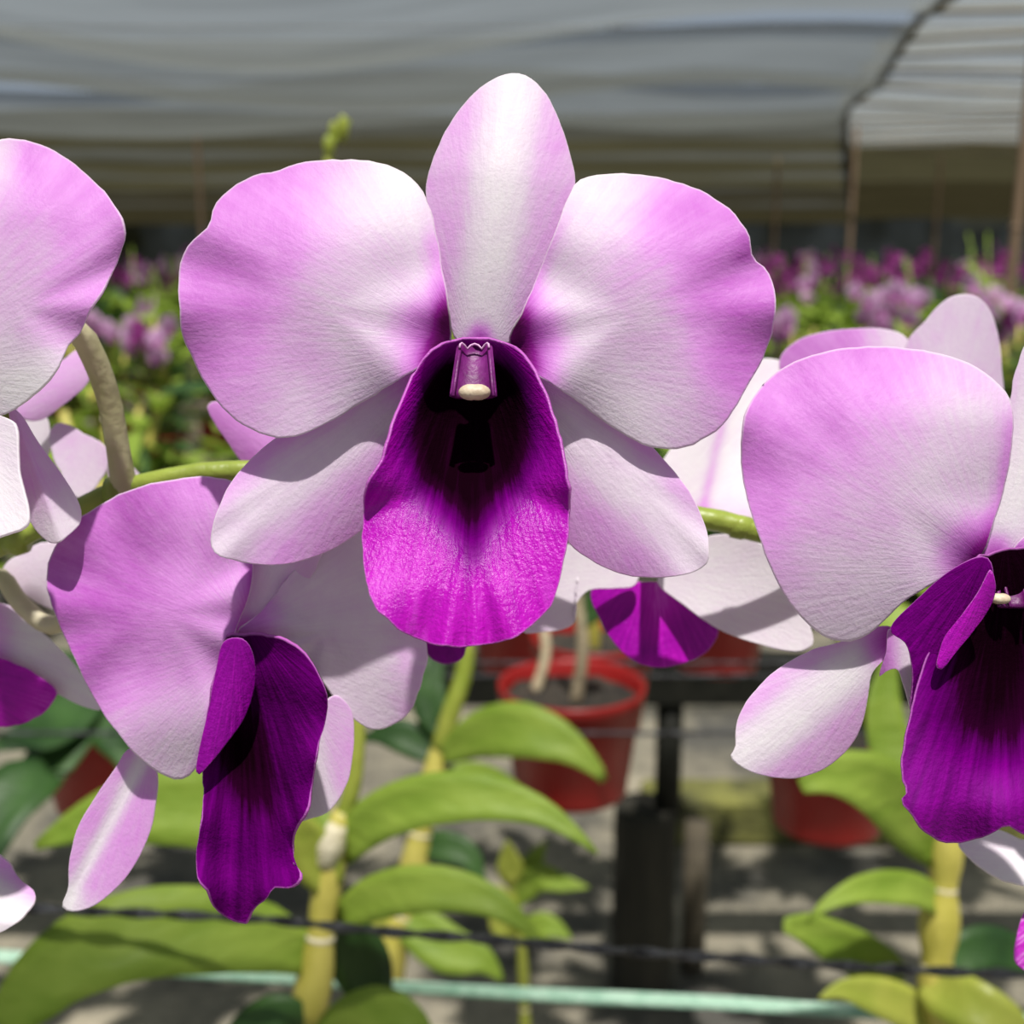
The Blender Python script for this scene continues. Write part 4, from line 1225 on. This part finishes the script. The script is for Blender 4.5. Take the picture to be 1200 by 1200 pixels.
def near_bed_plant(x, y, r, label, group, z0=DECK, sprays=None, hue=0, height=1.0, canes=(5, 7), head=None):
    t = thing('potted_orchid', (x, y, z0), label, 'potted orchid', group)
    child('pot', POT_ME[r.random() < 0.5], t, (0, 0, 0))
    for c in range(r.randint(*canes)):
        a = r.uniform(0, 2 * math.pi)
        lean = Vector((math.cos(a), math.sin(a), 0)) * r.uniform(0.02, 0.085)
        h = r.uniform(0.22, 0.42) * height
        pth = [Vector((lean.x * .2, lean.y * .2, 0.08)), Vector((lean.x * .6, lean.y * .6, 0.08 + h * .5)), Vector((lean.x, lean.y, 0.08 + h))]
        v, f = tube_geo(pth, [0.009, 0.010, 0.006], 6)
        link('cane', mesh_of('cane', v, f), t, M_CANE)
        for k in range(r.randint(6, 8)):
            u = 0.10 + 0.90 * k / 7
            child('leaf', LEAF_ME[r.randrange(8)], t, pth[0].lerp(pth[2], u), (r.uniform(-.3, .3), r.uniform(-0.4, 0.25), r.uniform(0, 6.28)), r.uniform(0.10, 0.165))
    ns = sprays if sprays is not None else r.choice((0, 0, 1, 1, 2))
    for s in range(ns):
        a = r.uniform(0, 2 * math.pi)
        top = Vector((math.cos(a) * 0.16, math.sin(a) * 0.16, r.uniform(0.48, 0.66) * height)) if head is None else Vector((r.uniform(-.08, .08), -0.1, head))
        pth = catmull([Vector((0, 0, 0.35 * height)), Vector((top.x * .4, top.y * .4, top.z * 0.85)), top], 8, closed=False)
        v, f = tube_geo(pth, 0.003, 5)
        link('flower_stalk', mesh_of('flower_stalk', v, f), t, M_STEM)
        for k in range(r.randint(3, 6)):
            p = pth[7 - k % 5] + Vector((r.uniform(-.035, .035), r.uniform(-.035, .035), r.uniform(-.02, .02)))
            child('flower', FLOWER_ME[1 if r.random() < hue else 0], t, p, (r.uniform(-.3, .3), r.uniform(-.3, .3), -math.pi / 2 + r.uniform(-1.3, 1.3)), r.uniform(0.06, 0.08))
    return t


def far_proto(seed, hue, h=1.0, nl=34, nf=8):
    """foliage and blossom meshes of one plant, for rows too far away to show single leaves"""
    r = random.Random(seed)
    fv, ff, bv, bf, bm_ = [], [], [], [], []
    from mathutils import Matrix, Euler
    for k in range(nl):
        v, f = unit_leaf(r.randrange(4))
        M = Matrix.Translation((r.uniform(-.06, .06), r.uniform(-.06, .06), r.uniform(0.14, 0.58) * h)) @ Euler((r.uniform(-.3, .3), r.uniform(-.5, .25), r.uniform(0, 6.28))).to_matrix().to_4x4() @ Matrix.Scale(r.uniform(.12, .17), 4)
        o = len(fv)
        fv += [M @ q for q in v]
        ff += [tuple(o + i for i in q) for q in f]
    for s in range(2):
        a = r.uniform(0, 6.28)
        top = Vector((math.cos(a) * .12, math.sin(a) * .12, r.uniform(.62, .80) * h))
        for k in range(nf // 2):
            c = top + Vector((r.uniform(-.05, .05), r.uniform(-.05, .05), -0.035 * k + r.uniform(-.015, .015)))
            M = Matrix.Translation(c) @ Euler((r.uniform(-.4, .4), r.uniform(-.3, .3), -math.pi / 2 + r.uniform(-1.2, 1.2))).to_matrix().to_4x4() @ Matrix.Scale(r.uniform(.07, .09), 4)
            o = len(bv)
            bv += [M @ q for q in UF[0]]
            bf += [tuple(o + i for i in q) for q in UF[1]]
            bm_ += UF[2]
        v, f = tube_geo([Vector((0, 0, .2 * h)), Vector((top.x * .5, top.y * .5, top.z * .75)), top], .004, 5)
        o = len(fv)
        fv += v
        ff += [tuple(o + i for i in q) for q in f]
    fm = mesh_of('bed_foliage', fv, ff)
    fm.materials.append(M_LEAF if seed % 2 else M_LEAFD)
    bm2 = mesh_of('bed_blossom', bv, bf)
    bm2.materials.append(M_FARMAG if hue else M_FARPINK)
    bm2.materials.append(M_FARMAG)
    bm2.polygons.foreach_set('material_index', bm_)
    return fm, bm2


def bench(y0, y1, hw, label):
    t = thing('bench', (0, y0, 0), label, 'bench')
    sl = box_mesh('slat', -hw, hw, -0.035, 0.035, DECK - 0.03, DECK - 0.002)
    sl.materials.append(M_TIMBER)
    n = int((y1 - y0) / 0.14)
    for k in range(n + 1):
        child('slat', sl, t, (0, (y1 - y0) * k / n, 0))
    lg = box_mesh('leg', -0.035, 0.035, -0.035, 0.035, 0, DECK - 0.031)
    lg.materials.append(M_TIMBER)
    for x in [-hw + 0.1 + (2 * hw - .2) * q / 5 for q in range(6)]:
        for y in (0.05, y1 - y0 - 0.05):
            child('leg', lg, t, (x, y, 0))


bench(3.72, 4.95, 2.9, 'low dark timber bench carrying the first bed of potted orchids')
bench(5.75, 7.15, 4.2, 'dark timber bench carrying the second bed of potted orchids')
bench(7.95, 9.35, 5.4, 'dark timber bench carrying the third bed of potted orchids')
bench(10.15, 11.75, 6.8, 'dark timber bench carrying the farthest bed of single potted orchids')
FRONT = ((172, 398, 3), (1040, 358, 3), (925, 385, 2), (1190, 378, 2))
for j, y in enumerate((3.92, 4.33, 4.74)):
    n = 13
    for i in range(n):
        x = (-0.56 * y - 0.1) + (1.12 * y + 0.2) * (i + 0.5 * (j % 2)) / n
        if j == 0 and any(abs(P(q[0], q[1], 3.62).x - x) < 0.24 for q in FRONT):
            continue
        near_bed_plant(x + rng.uniform(-.03, .03), y + rng.uniform(-.03, .03), rng, 'leafy potted orchid on the low dark timber bench of the first bed', 'potted orchids on the first bench', height=rng.uniform(.9, 1.1))
for px, py, nsp in FRONT:
    q = P(px, py, 3.62)
    near_bed_plant(q.x, 3.80, rng, 'potted orchid with big pale pink flower heads at the bench front', 'pink flowered orchids at the front of the first bench', sprays=nsp, head=q.z - DECK + 0.03, hue=0.12)
PROTO = [far_proto(11, 0), far_proto(12, 0), far_proto(13, 1), far_proto(14, 1), far_proto(15, 0)]
for bi, (ys, n, lab, grp) in enumerate((((5.95, 6.4, 6.9), 18, 'leafy potted orchid on the second timber bench', 'potted orchids on the second bench'),
                                        ((8.15, 8.65, 9.15), 20, 'magenta flowered potted orchid on the third timber bench', 'potted orchids on the third bench'),
                                        ((10.4, 10.95, 11.5), 24, 'small distant magenta potted orchid on the farthest bench', 'potted orchids on the farthest bench'))):
    for j, y in enumerate(ys):
        for i in range(n):
            x = (-0.54 * y) + 1.08 * y * (i + 0.5 * (j % 2)) / n + rng.uniform(-.02, .02)
            t = thing('potted_orchid', (x, y + rng.uniform(-.05, .05), DECK), lab, 'potted orchid', grp)
            pr = PROTO[rng.choice((0, 1, 4, 2) if bi == 0 else (2, 3, 2, 3, 0))]
            rz = rng.uniform(-.6, .6)
            s = rng.uniform(.92, 1.12)
            child('pot', POT_ME[rng.random() < .6], t, (0, 0, 0))
            child('foliage', pr[0], t, (0, 0, 0), (0, 0, rz + rng.choice((0, 3.1))), s)
            if bi > 0 or rng.random() < 0.3:
                child('blossom', pr[1], t, (0, 0, 0), (0, 0, rz), s)
# the beds past that cannot be told apart
fv, ff, fi = [], [], []
from mathutils import Matrix
for k in range(260):
    y = rng.uniform(12.6, 21.0)
    x = rng.uniform(-.56 * y, .56 * y)
    pr = PROTO[rng.choice((2, 3, 2, 3, 0))]
    M = Matrix.Translation((x, y, 0.45)) @ Matrix.Rotation(rng.uniform(-.6, .6), 4, 'Z') @ Matrix.Scale(rng.uniform(1.0, 1.35), 4)
    for mi, me in enumerate(pr):
        o = len(fv)
        fv += [M @ v.co for v in me.vertices]
        for p in me.polygons:
            ff.append(tuple(o + i for i in p.vertices))
            fi.append(mi)
me = mesh_of('orchid_bed', fv, ff)
me.materials.append(M_LEAF)
me.materials.append(M_FARMAG)
me.polygons.foreach_set('material_index', fi)
ob = link('orchid_bed', me)
tag(ob, 'massed magenta and green orchid bed beyond the farthest bench', 'flower bed', kind='stuff')

# leafy orchid rows added behind the large flower, mostly hidden, to shade the ground
wz = 0.84
def pot_wire(y, label):
    w = thing('pot_wire', (-1.6, y, wz), label, 'wire')
    tube('strand', [Vector((-1.6, y, wz)), Vector((0, y, wz)), Vector((1.6, y, wz))], 0.0018, M_WIRE, w, n=12, seg=8)


pot_wire(1.375, 'added black wire in front of the first added leafy row')
pot_wire(1.525, 'added black wire behind the first added leafy row')
for k, x in enumerate((-0.80, -0.53, -0.26, 0.01, 0.28, 0.55, 0.82)):
    near_bed_plant(x, 1.45, rng, 'leafy potted orchid added in the first wires to shade the ground', 'added shading pots in the first wires', z0=0.735, sprays=0, height=0.66, canes=(5, 6))
pot_wire(1.785, 'added black wire in front of the second added leafy row')
pot_wire(1.935, 'added black wire behind the second added leafy row')
for k, x in enumerate((-0.94, -0.67, -0.40, -0.13, 0.14, 0.41, 0.68, 0.95)):
    near_bed_plant(x, 1.86, rng, 'leafy potted orchid added in the second wires to shade the ground', 'added shading pots in the second wires', z0=0.735, sprays=0, height=0.72, canes=(5, 7))
